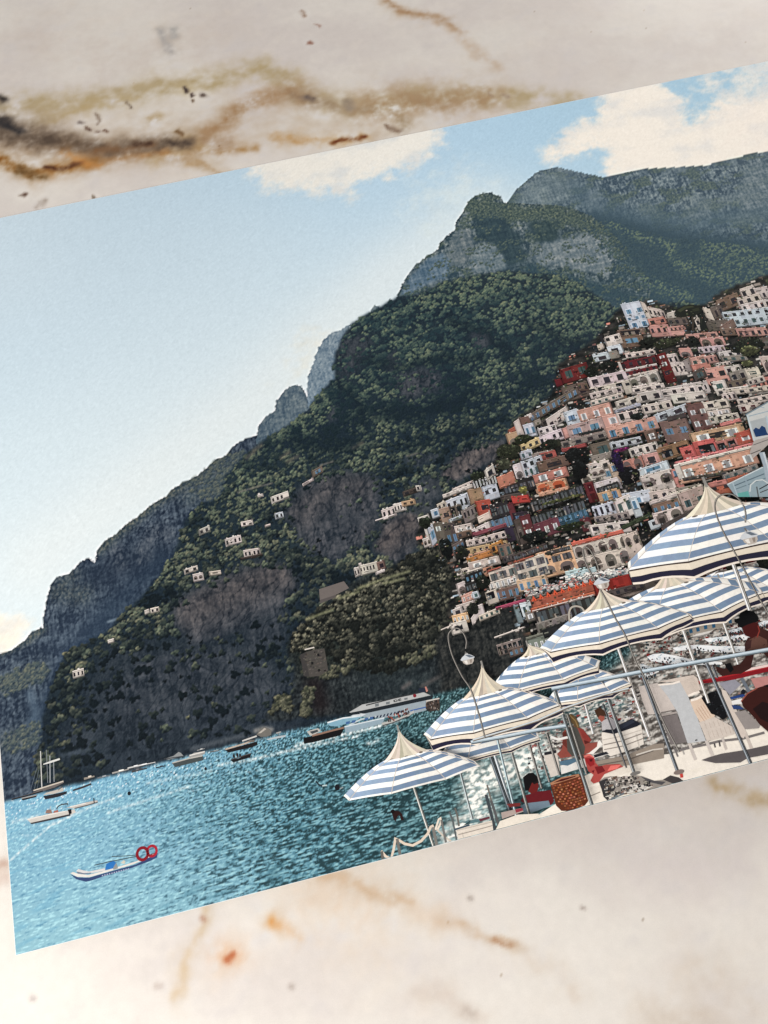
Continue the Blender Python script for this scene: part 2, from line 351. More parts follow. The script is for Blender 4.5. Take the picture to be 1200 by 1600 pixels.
# peak: scrub on its crown
u, v = scatter((f2 > .5) & ~MAIN & (veg > .35), 1700, 16); n = len(u)
t = r.random((n, 1)); splat_trees(IMG, u, v, 1.6 + 1.5 * r.random(n), np.array((88,102,98)) * (1 - t) + np.array((120,130,112)) * t, np.tile(np.array((54,74,78)), (n, 1)), np.ones(n), .8)
u, v = scatter((left > .5) & LAND & ~MAIN & (GV < 966) & (stroke([(30,1060),(10,1070),(60,1050)], 16) + stroke([(45,1150),(15,1160),(70,1140)], 16) + stroke([(345,716),(300,750),(330,770),(375,720)], 16) > .4), 500, 17); n = len(u)
t = r.random((n, 1)); splat_trees(IMG, u, v, 2.4 + 2 * r.random(n), np.array((84,96,98)) * (1 - t) + np.array((126,128,112)) * t, np.tile(np.array((48,62,74)), (n, 1)), np.ones(n), .8)

# terraces, walls and the coast road
def dab(pts, w, col, k=1.):
    global IMG
    IMG = mix(IMG, col, np.clip(stroke(pts, w) * k, 0, 1))
for a in ([(372,770),(400,762),(425,756)], [(500,728),(520,722)], [(635,714),(652,709)]):
    dab(a, 1.8, (140,132,122), .5)
for a in ([(398,704),(408,697)], [(450,722),(465,714)], [(552,700),(566,693)], [(440,716),(452,708)], [(386,716),(396,708)]): dab(a, 4, (142,128,110), .4)

# --- nearer wooded bluff
N_POLY = [(412,1128),(425,1100),(440,1085),(455,1090),(462,1040),(448,1020),(452,1000),(470,975),(500,950),(530,925),(560,905),(600,895),(640,868),(660,858),(690,850),(745,850),(900,900),(1400,900),(1400,1200),(690,1100)]
NB = inside(PP(N_POLY), GU + 6 * fbm(GU / 14, GV / 14, 3, 81), GV + 6 * fbm(GU / 14, GV / 14, 3, 83)) & (GV < SEA_V)
L = mix((32,36,38), (88,92,90), np.clip(rock_t ** 1.4, 0, 1))
L = mix(L, (44,34,34), stroke([(490,1065),(500,1100)], 14) * .7)
L = mix(L, (62,72,74), stroke([(590,1060),(650,1070)], 30) * .4)
L = mix(L, mix((30,34,34), (66,70,62), np.clip(.5 + fine, 0, 1)), area([(452,1005),(520,940),(600,895),(690,850),(760,850),(760,960),(690,1010),(620,1050),(540,1045),(470,1060)], 6, 8))
paint(NB, L)
tw = area([(452,1005),(480,965),(520,942),(600,900),(640,868),(690,850),(740,870),(720,900),(716,940),(690,1000),(640,1040),(600,1050),(550,1040),(520,1020),(465,1030)], 3, 10, 20, 85)
def big_trees(mask, n, r0, r1, tone, top, bot, seed):
    r = np.random.default_rng(seed); u, v = scatter(mask, n * 6, seed); R = r0 + (r1 - r0) * r.random(len(u)) ** 1.4
    keep = []
    for i in range(len(u)):
        if all((u[i] - u[k]) ** 2 + ((v[i] - v[k]) * 1.25) ** 2 > (.62 * (R[i] + R[k])) ** 2 for k in keep): keep.append(i)
        if len(keep) >= n: break
    keep.sort(key=lambda i: v[i])
    for i in keep:
        t = np.clip(at(tone, u[i:i+1], v[i:i+1])[0] + .22 * r.normal(), .08, 1)
        m = 16; a = r.random(m) * 6.283; q = np.sqrt(r.random(m)) * .85 * R[i]
        su = u[i] + q * np.cos(a) * .95; sv = v[i] + q * np.sin(a) * 1.05
        lv = np.clip(.55 - .55 * (sv - v[i]) / R[i] - .2 * (su - u[i]) / R[i] + .2 * r.normal(size=m), 0.05, 1)[:, None] * t
        one = np.ones(1)
        splat_trees(IMG, u[i:i+1], v[i:i+1], R[i:i+1], np.array([bot]) * 1.0, np.array([bot]) * .85, one)
        splat_trees(IMG, su, sv, R[i] * (.26 + .2 * r.random(m)), np.array(bot) * (1 - lv) + np.array(top) * lv, np.tile(np.array(bot) * 1.1, (m, 1)), np.ones(m))
tone_n = .80 + .8 * fbm(GU / 34, GV / 24, 3, 87) - .45 * np.clip(stroke([(540,1000),(600,1020),(640,1040)], 30) + stroke([(640,890),(690,880)], 18), 0, 1) + .25 * np.clip(stroke([(470,990),(520,990),(560,960)], 26), 0, 1)
big_trees((tw > .45) & NB, 560, 5, 11.5, tone_n, (154,148,126), (32,34,31), 19)
tc = [(455,1040),(430,1095),(470,1048),(600,1030),(700,1000),(560,1010),(480,1020),(515,1050)]
for c in ([(425,1105),(445,1092),(450,1105)], [(480,1050),(520,1052),(545,1040)], [(620,1030),(650,1030),(690,1010)], [(478,1110),(482,1080)]):
    mk = stroke(c, 7) > .4
    u, v = scatter(mk & NB & (GV < 955), 45, len(tc)); n = len(u); t = r.random((n, 1))
    splat_trees(IMG, u, v, 3 + 2.5 * r.random(n), np.array((74,76,62)) * (1 - t) + np.array((134,130,108)) * t, np.tile(np.array((34,36,34)), (n, 1)), np.ones(n)); tc.append(0)
for a in ([(560,920),(600,905),(640,893)], [(530,935),(560,925)], [(480,968),(520,953)], [(600,912),(630,905)]): dab(a, 2.6, (158,156,122), .55)
# shore rocks at the waterline
for a, c in (([(400,1142),(412,1138),(424,1140)], (170,164,156)), ([(630,1075),(640,1068)], (120,112,108)), ([(300,1170),(380,1150)], (96,100,104)), ([(660,1072),(700,1050)], (104,98,94)), ([(100,1180),(140,1172)], (84,92,100))): dab(a, 3.6, c, .6)

# --- ground of the town: dark gardens and masonry between the houses
T_POLY = [(690,1000),(700,960),(706,900),(690,860),(650,850),(655,820),(700,770),(745,750),(790,700),(800,660),(860,620),(872,570),(930,530),(970,480),(1010,470),(1060,482),(1100,478),(1130,455),(1200,430),(1420,380),(2100,250),(2100,1100),(1420,1160),(860,1100),(700,1080)]
TW = inside(PP(T_POLY), GU + 5 * fbm(GU / 12, GV / 12, 3, 91), GV + 5 * fbm(GU / 12, GV / 12, 3, 93)) & (GV < 1000)
q = fbm(GU / 22, GV / 10, 4, 95)
L = mix((26,28,27), (82,76,70), np.clip(.42 + q * 1.1, 0, 1))
paint(TW, L)
u, v = scatter(TW & (GV < 950), 700, 23); n = len(u); t = r.random((n, 1)) ** 1.5
splat_trees(IMG, u, v, 2.5 + 4 * r.random(n), np.array((44,50,42)) * (1 - t) + np.array((108,110,84)) * t, np.tile(np.array((22,26,25)), (n, 1)), np.ones(n))
# walls, terraces, awnings and windows too small to be drawn one by one
u, v = scatter(TW & (GV < 955), 9000, 24); rr = np.random.default_rng(25)
TONES = np.array([(196,188,178), (170,158,148), (120,112,104), (58,56,54), (40,42,42), (34,34,36), (186,132,118), (150,120,100), (66,72,56), (176,190,198), (214,206,196), (92,86,80)], float)
for k in range(len(u)):
    i, j = int(u[k] / STEP), int(v[k] / STEP); w_ = 1 + int(rr.random() ** 2 * 7); h_ = 1 + int(rr.random() ** 2 * 3)
    IMG[j:j + h_, i:i + w_] = TONES[rr.integers(len(TONES))] * rr.uniform(.75, 1.08)
tb = blur(TW, 2)[..., None] * .35
IMG = IMG * (1 - tb) + blur(IMG, 1) * tb
# cliff under the lowest houses
cl = area([(680,1000),(712,968),(740,960),(800,940),(808,985),(840,1000),(850,1060),(780,1070),(690,1085)], 3, 4, 14, 99)
paint(cl, mix((36,38,38), (88,86,80), np.clip(rock_t ** 1.2, 0, 1)))
gul = area([(480,640),(560,500),(700,440),(900,470),(900,560),(780,690),(640,760),(520,760),(400,760)], 20)
for a_ in ([(560,560),(620,575),(690,560),(750,560)], [(590,650),(660,645),(740,620)], [(530,600),(560,625),(570,670)], [(700,500),(760,520),(800,560)], [(640,700),(720,675)], [(460,690),(520,700),(560,690)], [(820,500),(880,530),(930,545)]):
    g_ = stroke(a_, 9, WX, WY); IMG = mix(IMG, (34,46,52), np.clip(g_ * .55, 0, 1) * MAIN)
IMG += fbm(GU / 2.2, GV / 2.2, 2, 101)[..., None] * 9 * LAND[..., None]

# --- sea
SEA = GV > SEA_V - 1.2 + 1.6 * fbm(GU / 30, GV / 6, 3, 103)
dep = np.clip((GV - SEA_V) / (PH - SEA_V), 0, 1.05)             # 0 far, 1 near
per = .16 + dep                                                  # wave size grows towards the viewer
wx = (GU - 300) / per; wy = np.log(per) * 60
w1 = fbm(wx / 34, wy * .5 + wx / 160, 4, 105); w2 = fbm(wx / 12 + .4 * w1, wy * 1.25 + wx / 90, 5, 107, .62); w3 = fbm(wx / 90, wy * .16, 3, 109)
xx = GU / 1000
base = mix((138,181,199), (88,134,149), ss(.08, .44, xx + .12 * w3))
base = mix(base, (78,108,110), ss(.36, .66, xx))
base = mix(base, (152,193,203), ss(.45, 1.0, dep) * ss(.42, .05, xx) * .8)
base = mix(base, (128,176,200), ss(.3, .0, dep) * ss(.6, .2, xx) * .7)
dk = ss(-.06, .30, w2 + .45 * w1 + .34 * (ss(.02, .5, xx) - .62))
base = mix(base, mix((76,126,156), (28,50,53), ss(.03, .36, xx)), dk * (.5 + .24 * ss(.02, .4, xx)))
lt = ss(.08, .42, -w2 - .3 * w1 + .06)
base = mix(base, mix((188,230,236), (152,192,196), ss(.1, .5, xx)), lt * .6)
big = ss(.08, .45, fbm(wx / 46, wy * .34 + wx / 120, 3, 119))
base = mix(base, mix((112,168,194), (34,70,78), ss(.05, .45, xx)), big * .36)
sp = ss(.27, .55, fbm(GU / 5 / (per + .25), GV / 1.9 / (per + .3), 3, 111)) * np.clip(np.exp(-(dep / .20) ** 2) * ss(.5, .15, xx) + .05 * ss(.5, .1, xx), 0, 1)
base = mix(base, (244,248,246), sp * .95)
lanes = ss(.3, .6, fbm(GU / 70, dep * 26, 3, 113)) * np.exp(-((dep - .17) / .16) ** 2) * ss(.5, .2, xx)
base = mix(base, (226,238,242), lanes * .75 * (.5 + fine).clip(0, 1))
# foam, swash and the light water by the beach and under the terrace
fo = np.clip(np.maximum.reduce([stroke([(745,1235),(765,1215),(800,1200),(860,1170)], 22), stroke([(700,1310),(720,1290),(760,1270)], 16) * .8, stroke([(740,1210),(740,1260)], 16)]) , 0, 1)
fo *= .55 + .75 * ss(-.3, .3, fbm(GU / 9, GV / 5, 4, 115))
base = mix(base, (238,236,228), np.clip(fo * .95, 0, 1))
wk = np.maximum.reduce([stroke([(480,1160),(560,1143),(600,1132),(625,1124)], 3.0), stroke([(462,1165),(500,1158)], 3.2), stroke([(340,1196),(390,1188),(440,1176),(560,1150)], 2.4) * .8, stroke([(10,1350),(80,1290),(140,1262),(190,1243)], 1.6) * .8, stroke([(20,1285),(60,1275)], 2.5) * .6, stroke([(170,1270),(215,1255),(300,1228)], 2.0) * .6, stroke([(230,1224),(330,1205)], 2.2) * .5, stroke([(575,1162),(590,1157)], 3) * .8])
base = mix(base, (232,238,236), np.clip(wk * (.6 + 1.1 * fine), 0, 1))
paint(SEA, base)
# beach crowd ground, terrace and deck
bm = area([(850,1110),(905,1075),(980,1030),(1000,975),(1060,962),(1200,930),(1420,880),(2100,700),(2100,1200),(1420,1170),(1000,1190),(880,1200),(850,1150)], 3, 5, 14, 117)
q1 = fbm(GU / 14, GV / 5, 4, 121); q2 = fbm(GU / 3.2, GV / 2.4, 3, 123)
L = mix((96,90,85), (200,194,186), ss(-.3, .35, q1 + .3 * q2)); L = mix(L, (130,60,50), ss(.42, .6, fbm(GU / 4, GV / 3, 3, 125)) * .7); L = mix(L, (90,130,134), ss(.3, .5, fbm(GU / 9, GV / 4, 3, 127)) * .5)
paint(bm, L)
wt = area([(850,1160),(870,1080),(940,1075),(960,1085),(985,1100),(940,1130),(900,1135)], 4, 5, 12, 129)
paint(wt * .9, mix((80,110,112), (226,226,218), ss(-.25, .3, fbm(GU / 8, GV / 2.6, 4, 131))))
soft_ = blur(LAND | (GV > SEA_V), 2)[..., None]
IMG = mix(IMG, (IMG - np.array((86, 92, 90))) * 1.04 + np.array((80, 88, 88)), blur(MAIN, 2) * .9)
IMG = IMG + (IMG - blur(IMG, 1)) * (.25 + .55 * soft_ * (1 - .5 * (GV > SEA_V)[..., None]))
IMG = np.clip(IMG, 8, 252)
# ------------------------------------------------------------------ camera object (pose worked out above)
cam_data = bpy.data.cameras.new("camera"); cam = bpy.data.objects.new("camera", cam_data); scene.collection.objects.link(cam)
cam_data.sensor_fit = 'VERTICAL'; cam_data.sensor_height = 36.0; cam_data.lens = 36.0 * F_PX / 1600.0
cam_data.clip_start = 0.02; cam_data.clip_end = 50
Rw = np.stack([G_h, -G_v, -G_n])                       # photograph axes -> table axes
cx_, cy_, cz_ = Rw[:, 0], -Rw[:, 1], -Rw[:, 2]
M4 = Matrix([[cx_[i], cy_[i], cz_[i], CAM[i]] for i in range(3)] + [[0, 0, 0, 1]])
cam.matrix_world = M4
scene.camera = cam

# ------------------------------------------------------------------ the sheet of paper: lies on the table, its lower right edge lifts a little
PAPER = 0.0005
def curl(u, v):
    a = ss(0, 1150, u + .0 * v); b = ss(560, PH, v)
    return .011 * a * b + .0006 * b
def world_pt(u, v, lift=0.0):
    u = np.asarray(u, float); v = np.asarray(v, float)
    z = curl(u, v) + PAPER + lift
    X = np.stack([u * UNIT, (PH - v) * UNIT, np.zeros_like(u)], -1)
    return X + (CAM - X) * (curl(u, v) / CAM[2])[..., None] + np.stack([np.zeros_like(z), np.zeros_like(z), z - curl(u, v)], -1)
def lin(c):
    c = np.clip(np.asarray(c, float) / 255., 0, 1)
    return np.where(c <= .04045, c / 12.92, ((c + .055) / 1.055) ** 2.4)

def new_mat(name):
    m = bpy.data.materials.new(name); m.use_nodes = True
    nt = m.node_tree; return m, nt, nt.nodes["Principled BSDF"]
def ink_material(name, grain, mottle):
    m, nt, b = new_mat(name)
    at_ = nt.nodes.new("ShaderNodeVertexColor"); at_.layer_name = "ink"
    tc = nt.nodes.new("ShaderNodeNewGeometry")
    def nz(scale, detail):
        n = nt.nodes.new("ShaderNodeTexNoise"); n.inputs["Scale"].default_value = scale; n.inputs["Detail"].default_value = detail
        nt.links.new(tc.outputs["Position"], n.inputs["Vector"]); return n
    def rng_(n, amp):
        r = nt.nodes.new("ShaderNodeMapRange"); r.inputs[1].default_value = .25; r.inputs[2].default_value = .75
        r.inputs[3].default_value = 1 - amp; r.inputs[4].default_value = 1 + amp
        nt.links.new(n.outputs["Fac"], r.inputs[0]); return r
    a = rng_(nz(3300, 2), grain); c = rng_(nz(700, 4), mottle)
    mu = nt.nodes.new("ShaderNodeMath"); mu.operation = 'MULTIPLY'
    nt.links.new(a.outputs[0], mu.inputs[0]); nt.links.new(c.outputs[0], mu.inputs[1])
    sc_ = nt.nodes.new("ShaderNodeVectorMath"); sc_.operation = 'SCALE'
    nt.links.new(at_.outputs["Color"], sc_.inputs[0]); nt.links.new(mu.outputs[0], sc_.inputs["Scale"])
    nt.links.new(sc_.outputs[0], b.inputs["Base Color"])
    b.inputs["Roughness"].default_value = .45; b.inputs["Specular IOR Level"].default_value = .10
    return m
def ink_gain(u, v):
    """lamp falloff evened out in the ink colour: lighter rightwards, darker lower left"""
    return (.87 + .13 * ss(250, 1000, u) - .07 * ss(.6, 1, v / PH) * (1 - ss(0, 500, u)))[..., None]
M_PHOTO = ink_material("printed_photo_ink", .05, .03)
M_INK = ink_material("printed_detail_ink", .07, .07)

m, nt, b = new_mat("paper_white"); M_PAPER = m
b.inputs["Base Color"].default_value = (.82, .81, .79, 1); b.inputs["Roughness"].default_value = .55
n = nt.nodes.new("ShaderNodeTexNoise"); n.inputs["Scale"].default_value = 2500
bp = nt.nodes.new("ShaderNodeBump"); bp.inputs["Strength"].default_value = .05
nt.links.new(n.outputs["Fac"], bp.inputs["Height"]); nt.links.new(bp.outputs[0], b.inputs["Normal"])

def link(name, me, mat, parent=None):
    o = bpy.data.objects.new(name, me); scene.collection.objects.link(o)
    if mat: me.materials.append(mat)
    if parent: o.parent = parent
    return o
def mesh_np(name, co, quads, cols=None):
    me = bpy.data.meshes.new(name)
    me.vertices.add(len(co)); me.vertices.foreach_set("co", np.asarray(co, np.float32).ravel())
    nq = len(quads); me.loops.add(nq * 4); me.loops.foreach_set("vertex_index", np.asarray(quads, np.int32).ravel())
    me.polygons.add(nq); me.polygons.foreach_set("loop_start", np.arange(0, nq * 4, 4, dtype=np.int32))
    me.update(calc_edges=True)
    if cols is not None:
        a = me.color_attributes.new("ink", 'FLOAT_COLOR', 'POINT')
        a.data.foreach_set("color", np.concatenate([cols, np.ones((len(cols), 1))], 1).astype(np.float32).ravel())
    return me

# paper body: a real sheet with a thin edge
nu, nv = 56, 42
pu, pv_ = np.meshgrid(np.linspace(-.4, PW + .4, nu), np.linspace(-.4, PH + .4, nv))
top_ = world_pt(pu.ravel(), pv_.ravel(), -2e-5); bot_ = top_ - np.array([0, 0, PAPER - 2e-5 - 4e-5])
idx = np.arange(nu * nv).reshape(nv, nu)
qt = np.stack([idx[1:, :-1], idx[1:, 1:], idx[:-1, 1:], idx[:-1, :-1]], -1).reshape(-1, 4)
qb = qt[:, ::-1] + nu * nv
rim = np.concatenate([idx[0, :], idx[1:, -1], idx[-1, -2::-1], idx[-2:0:-1, 0]]); r2 = np.roll(rim, -1)
qs = np.stack([rim, r2, r2 + nu * nv, rim + nu * nv], -1)
photo = link("photo_print", mesh_np("photo_print", np.concatenate([top_, bot_]), np.concatenate([qt, qb, qs])), M_PAPER)
photo["label"] = "unframed colour photo print of a seaside hillside town with striped parasols lying on marble"
photo["category"] = "photo print"
for p_ in photo.data.polygons: p_.use_smooth = False

# the photograph itself, one sheet of ink per region of the picture
cu, cv = (GU[:-1, :-1] + GU[1:, 1:]) / 2, (GV[:-1, :-1] + GV[1:, 1:]) / 2
cell = lambda m_: np.asarray(m_)[:-1, :-1] > .5
cls = np.zeros((GH - 1, GW - 1), int)
cls[cell(LAND)] = 1; cls[cell((left > .5) & LAND)] = 2; cls[cell((f2 > .5) & LAND)] = 3; cls[cell(MAIN)] = 4; cls[cell(NB)] = 5
cls[cell(TW)] = 6; cls[cell(SEA)] = 7; cls[cell((bm > .5) & (GV > 880))] = 8
INK_G = 1.10                                            # the print's tone curve: a little denser in the shadows
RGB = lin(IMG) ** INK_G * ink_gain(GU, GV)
COs = world_pt(GU.ravel(), GV.ravel(), 0.0); CLs = RGB.reshape(-1, 3)
gi = np.arange(GW * GH).reshape(GH, GW)
def sheet(name, mask, label=None):
    j, i = np.nonzero(mask)
    q = np.stack([gi[j + 1, i], gi[j + 1, i + 1], gi[j, i + 1], gi[j, i]], -1)
    used, inv = np.unique(q, return_inverse=True)
    o = link(name, mesh_np(name, COs[used], inv.reshape(-1, 4), CLs[used]), M_PHOTO, photo)
    if label: o["label"] = label
    return o
K = 2                                                   # the sky is smooth: coarser cells, slipped under the hills
su_, sv_ = np.arange(0, GW, K), np.arange(0, GH, K)
sg = gi[np.ix_(sv_, su_)]
near_sky = blur(cls == 0, 3) > .001
jj, ii = np.nonzero(near_sky[np.ix_(sv_[:-1], su_[:-1])])
q = np.stack([sg[jj + 1, ii], sg[jj + 1, ii + 1], sg[jj, ii + 1], sg[jj, ii]], -1)
used, inv = np.unique(q, return_inverse=True)
sky_o = link("printed_sky", mesh_np("printed_sky", COs[used] - np.array([0, 0, 8e-6]), inv.reshape(-1, 4), CLs[used]), M_PHOTO, photo)
sky_o["label"] = "pale blue sky with warm white clouds in the picture"
sheet("printed_far_mountain", cls == 1, "hazy far mountain ridge at the upper right of the picture")
sheet("printed_sea_cliff", cls == 2, "blue shaded cliff falling to the sea at the left of the picture")
sheet("printed_mountain_peak", cls == 3, "rocky grey peak above the wooded slope")
sheet("printed_mountain_slope", cls == 4, "large green wooded mountain slope with bare cliffs")
sheet("printed_wooded_bluff", cls == 5, "dark tree covered bluff above the sea")
sheet("printed_town_ground", cls == 6, "shaded gardens between the houses of the town")
sheet("printed_sea", cls == 7, "rippled turquoise sea across the lower left of the picture")
sheet("printed_beach", cls == 8, "crowded beach beyond the railing")

# ------------------------------------------------------------------ printed details: flat shapes of ink, each at its place on the print
LEVELS = []                                             # (bbox, level) of every ink object laid so far
FR = dict(A=(860,440,6.6667), B=(1020,440,6.6667), C=(780,600,6.6667), D=(920,600,6.6667), E=(1040,600,7.5), F=(640,720,6.6667), G=(800,720,6.6667), H=(940,720,6.6667),
          I=(680,860,6.), J=(820,860,6.), K=(1000,760,6.), L=(1000,900,6.), N=(820,1030,6.), O=(1000,1030,6.), Q=(640,1000,6.), R=(640,1140,6.), S=(460,1050,5.), T=(480,1130,4.),
          U=(90,1280,6.), V=(0,1150,5.4545), W=(200,1110,4.6154), X=(500,740,5.4545), Y=(250,700,4.), Z=(440,840,4.), a=(0,900,4.), p=(0,0,1.))
def fr(tag, pts):
    ox, oy, s = FR[tag]; a = np.asarray(pts, float)
    return PP(np.stack([ox + a[:, 0] / s, oy + a[:, 1] / s], -1))
RND = random.Random(5)
def jit(c, k=6):
    d = RND.uniform(-k, k); return tuple(max(4, min(250, x + d + RND.uniform(-k, k) * .35)) for x in c)
def shade(c, f): return tuple(max(3, min(252, x * f)) for x in c)

def clip(uv):
    """keep a shape on the print"""
    for ax, lim, sg_ in ((0, .6, 1), (0, PW - .6, -1), (1, .6, 1), (1, PH - .6, -1)):
        out = []; n = len(uv)
        for k in range(n):
            a, b2 = uv[k - 1], uv[k]; da, db = (a[ax] - lim) * sg_, (b2[ax] - lim) * sg_
            if (da < 0) != (db < 0): out.append(a + (b2 - a) * (da / (da - db)))
            if db >= 0: out.append(b2)
        if len(out) < 3: return None
        uv = np.array(out)
    return uv
def half(uv, ax, lim, sg_):
    out = []; n = len(uv)
    for k in range(n):
        a, b2 = uv[k - 1], uv[k]; da, db = (a[ax] - lim) * sg_, (b2[ax] - lim) * sg_
        if (da < 0) != (db < 0): out.append(a + (b2 - a) * (da / (da - db)))
        if db >= 0: out.append(b2)
    return np.array(out) if len(out) > 2 else None
def split(uv, size=24.):
    """cut a large shape into pieces that can follow the curl of the sheet"""
    lo, hi = uv.min(0), uv.max(0); ax = int((hi - lo)[1] > (hi - lo)[0])
    if (hi - lo)[ax] < size or hi[1] < 540: return [uv]
    mid = (lo[ax] + hi[ax]) / 2
    return [z for sg_ in (1, -1) for h_ in [half(uv, ax, mid, sg_)] if h_ is not None for z in split(h_, size)]
class Ink:
    """one object made of flat polygons in print units; s is the order of a shape within the object"""
    def __init__(self): self.f = []
    def poly(self, uv, col, s=0): self.f.append((np.asarray(uv, float), col, s)); return self
    def line(self, uv, w, col, s=0, w2=None):
        q = np.asarray(uv, float); w2 = w if w2 is None else w2
        d = np.gradient(q, axis=0); d /= np.linalg.norm(d, axis=1)[:, None] + 1e-9
        nrm = np.stack([-d[:, 1], d[:, 0]], -1); ww = np.linspace(w, w2, len(q))[:, None] / 2
        a, b2 = q + nrm * ww, q - nrm * ww
        for k in range(len(q) - 1): self.f.append((np.array([a[k], a[k + 1], b2[k + 1], b2[k]]), col, s))
        return self
    def disc(self, c, rx, ry, col, s=0, n=14, wob=0., seed=0):
        t = np.linspace(0, 2 * np.pi, n, endpoint=False); k = 1 + wob * (np.sin(3 * t + seed) + .7 * np.sin(5 * t + 2 * seed)) 
        return self.poly(np.stack([c[0] + rx * np.cos(t) * k, c[1] + ry * np.sin(t) * k], -1), col, s)
    def build(self, name, parent=None, label=None):
        if not self.f: return None
        P_ = parent or photo
        self.f = [(clip(uv), c, s) for uv, c, s in self.f if len(uv) > 2]; self.f = [t_ for t_ in self.f if t_[0] is not None]
        if not self.f: return None
        allp = np.concatenate([p_ for p_, _, _ in self.f]); lo, hi = allp.min(0), allp.max(0)
        lev = 1 + max([l for (a, c, l) in LEVELS if a[0] < hi[0] and c[0] > lo[0] and a[1] < hi[1] and c[1] > lo[1]], default=0)
        LEVELS.append((lo, hi, lev))
        co, faces, cols = [], [], []
        for uv, c, s in [(z, c, s) for uv, c, s in self.f for z in split(uv)]:
            area2 = np.sum(uv[:, 0] * np.roll(uv[:, 1], -1) - np.roll(uv[:, 0], -1) * uv[:, 1])
            if abs(area2) < 1e-3: continue
            if area2 > 0: uv = uv[::-1]
            k0 = sum(map(len, co)); co.append(world_pt(uv[:, 0], uv[:, 1], lev * 2.4e-5 + s * 5e-6)); faces.append(list(range(k0, k0 + len(uv)))); cols.append(c)
        me = bpy.data.meshes.new(name); me.from_pydata(np.concatenate(co).tolist(), [], faces)
        a = me.color_attributes.new("ink", 'FLOAT_COLOR', 'CORNER')
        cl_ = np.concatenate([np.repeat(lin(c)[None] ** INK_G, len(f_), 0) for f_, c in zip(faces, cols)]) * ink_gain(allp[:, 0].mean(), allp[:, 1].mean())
        a.data.foreach_set("color", np.concatenate([cl_, np.ones((len(cl_), 1))], 1).astype(np.float32).ravel())
        o = link(name, me, M_INK, P_)
        if label: o["label"] = label
        return o

# ------------------------------------------------------------------ houses
PAL = dict(W=(208,197,188), C=(205,191,178), P=(208,152,140), K=(196,126,112), O=(206,152,122), R=(122,40,44), M=(104,48,54), N=(128,102,90), G=(146,136,128), Y=(216,192,134),
           B=(192,200,208), S=(110,99,89), D=(44,45,46), T=(174,90,70), L=(206,192,194), r=(172,80,74), q=(226,132,126), t=(190,156,120), k=(86,78,74), e=(176,206,206), s=(212,166,124))
WCOL = dict(d=(50,48,52), b=(104,136,160), g=(74,92,92), w=(226,226,224), a=(112,104,98), D=(28,30,33), G=(92,94,98), M=(72,26,30), o=(176,96,66))
def bil(q, s, t): return q[0] * (1 - s) * (1 - t) + q[1] * s * (1 - t) + q[2] * s * t + q[3] * (1 - s) * t
def rect(q, s0, t0, s1, t1): return np.array([bil(q, s0, t0), bil(q, s1, t0), bil(q, s1, t1), bil(q, s0, t1)])
def arch(q, s0, t0, s1, t1):
    pts = [bil(q, s0, t1), bil(q, s0, t0 + (t1 - t0) * .45)]
    for k in range(1, 8):
        a = math.pi * k / 8; pts.append(bil(q, (s0 + s1) / 2 - (s1 - s0) / 2 * math.cos(a), t0 + (t1 - t0) * .45 * (1 - math.sin(a))))
    return np.array(pts + [bil(q, s1, t0 + (t1 - t0) * .45), bil(q, s1, t1)])
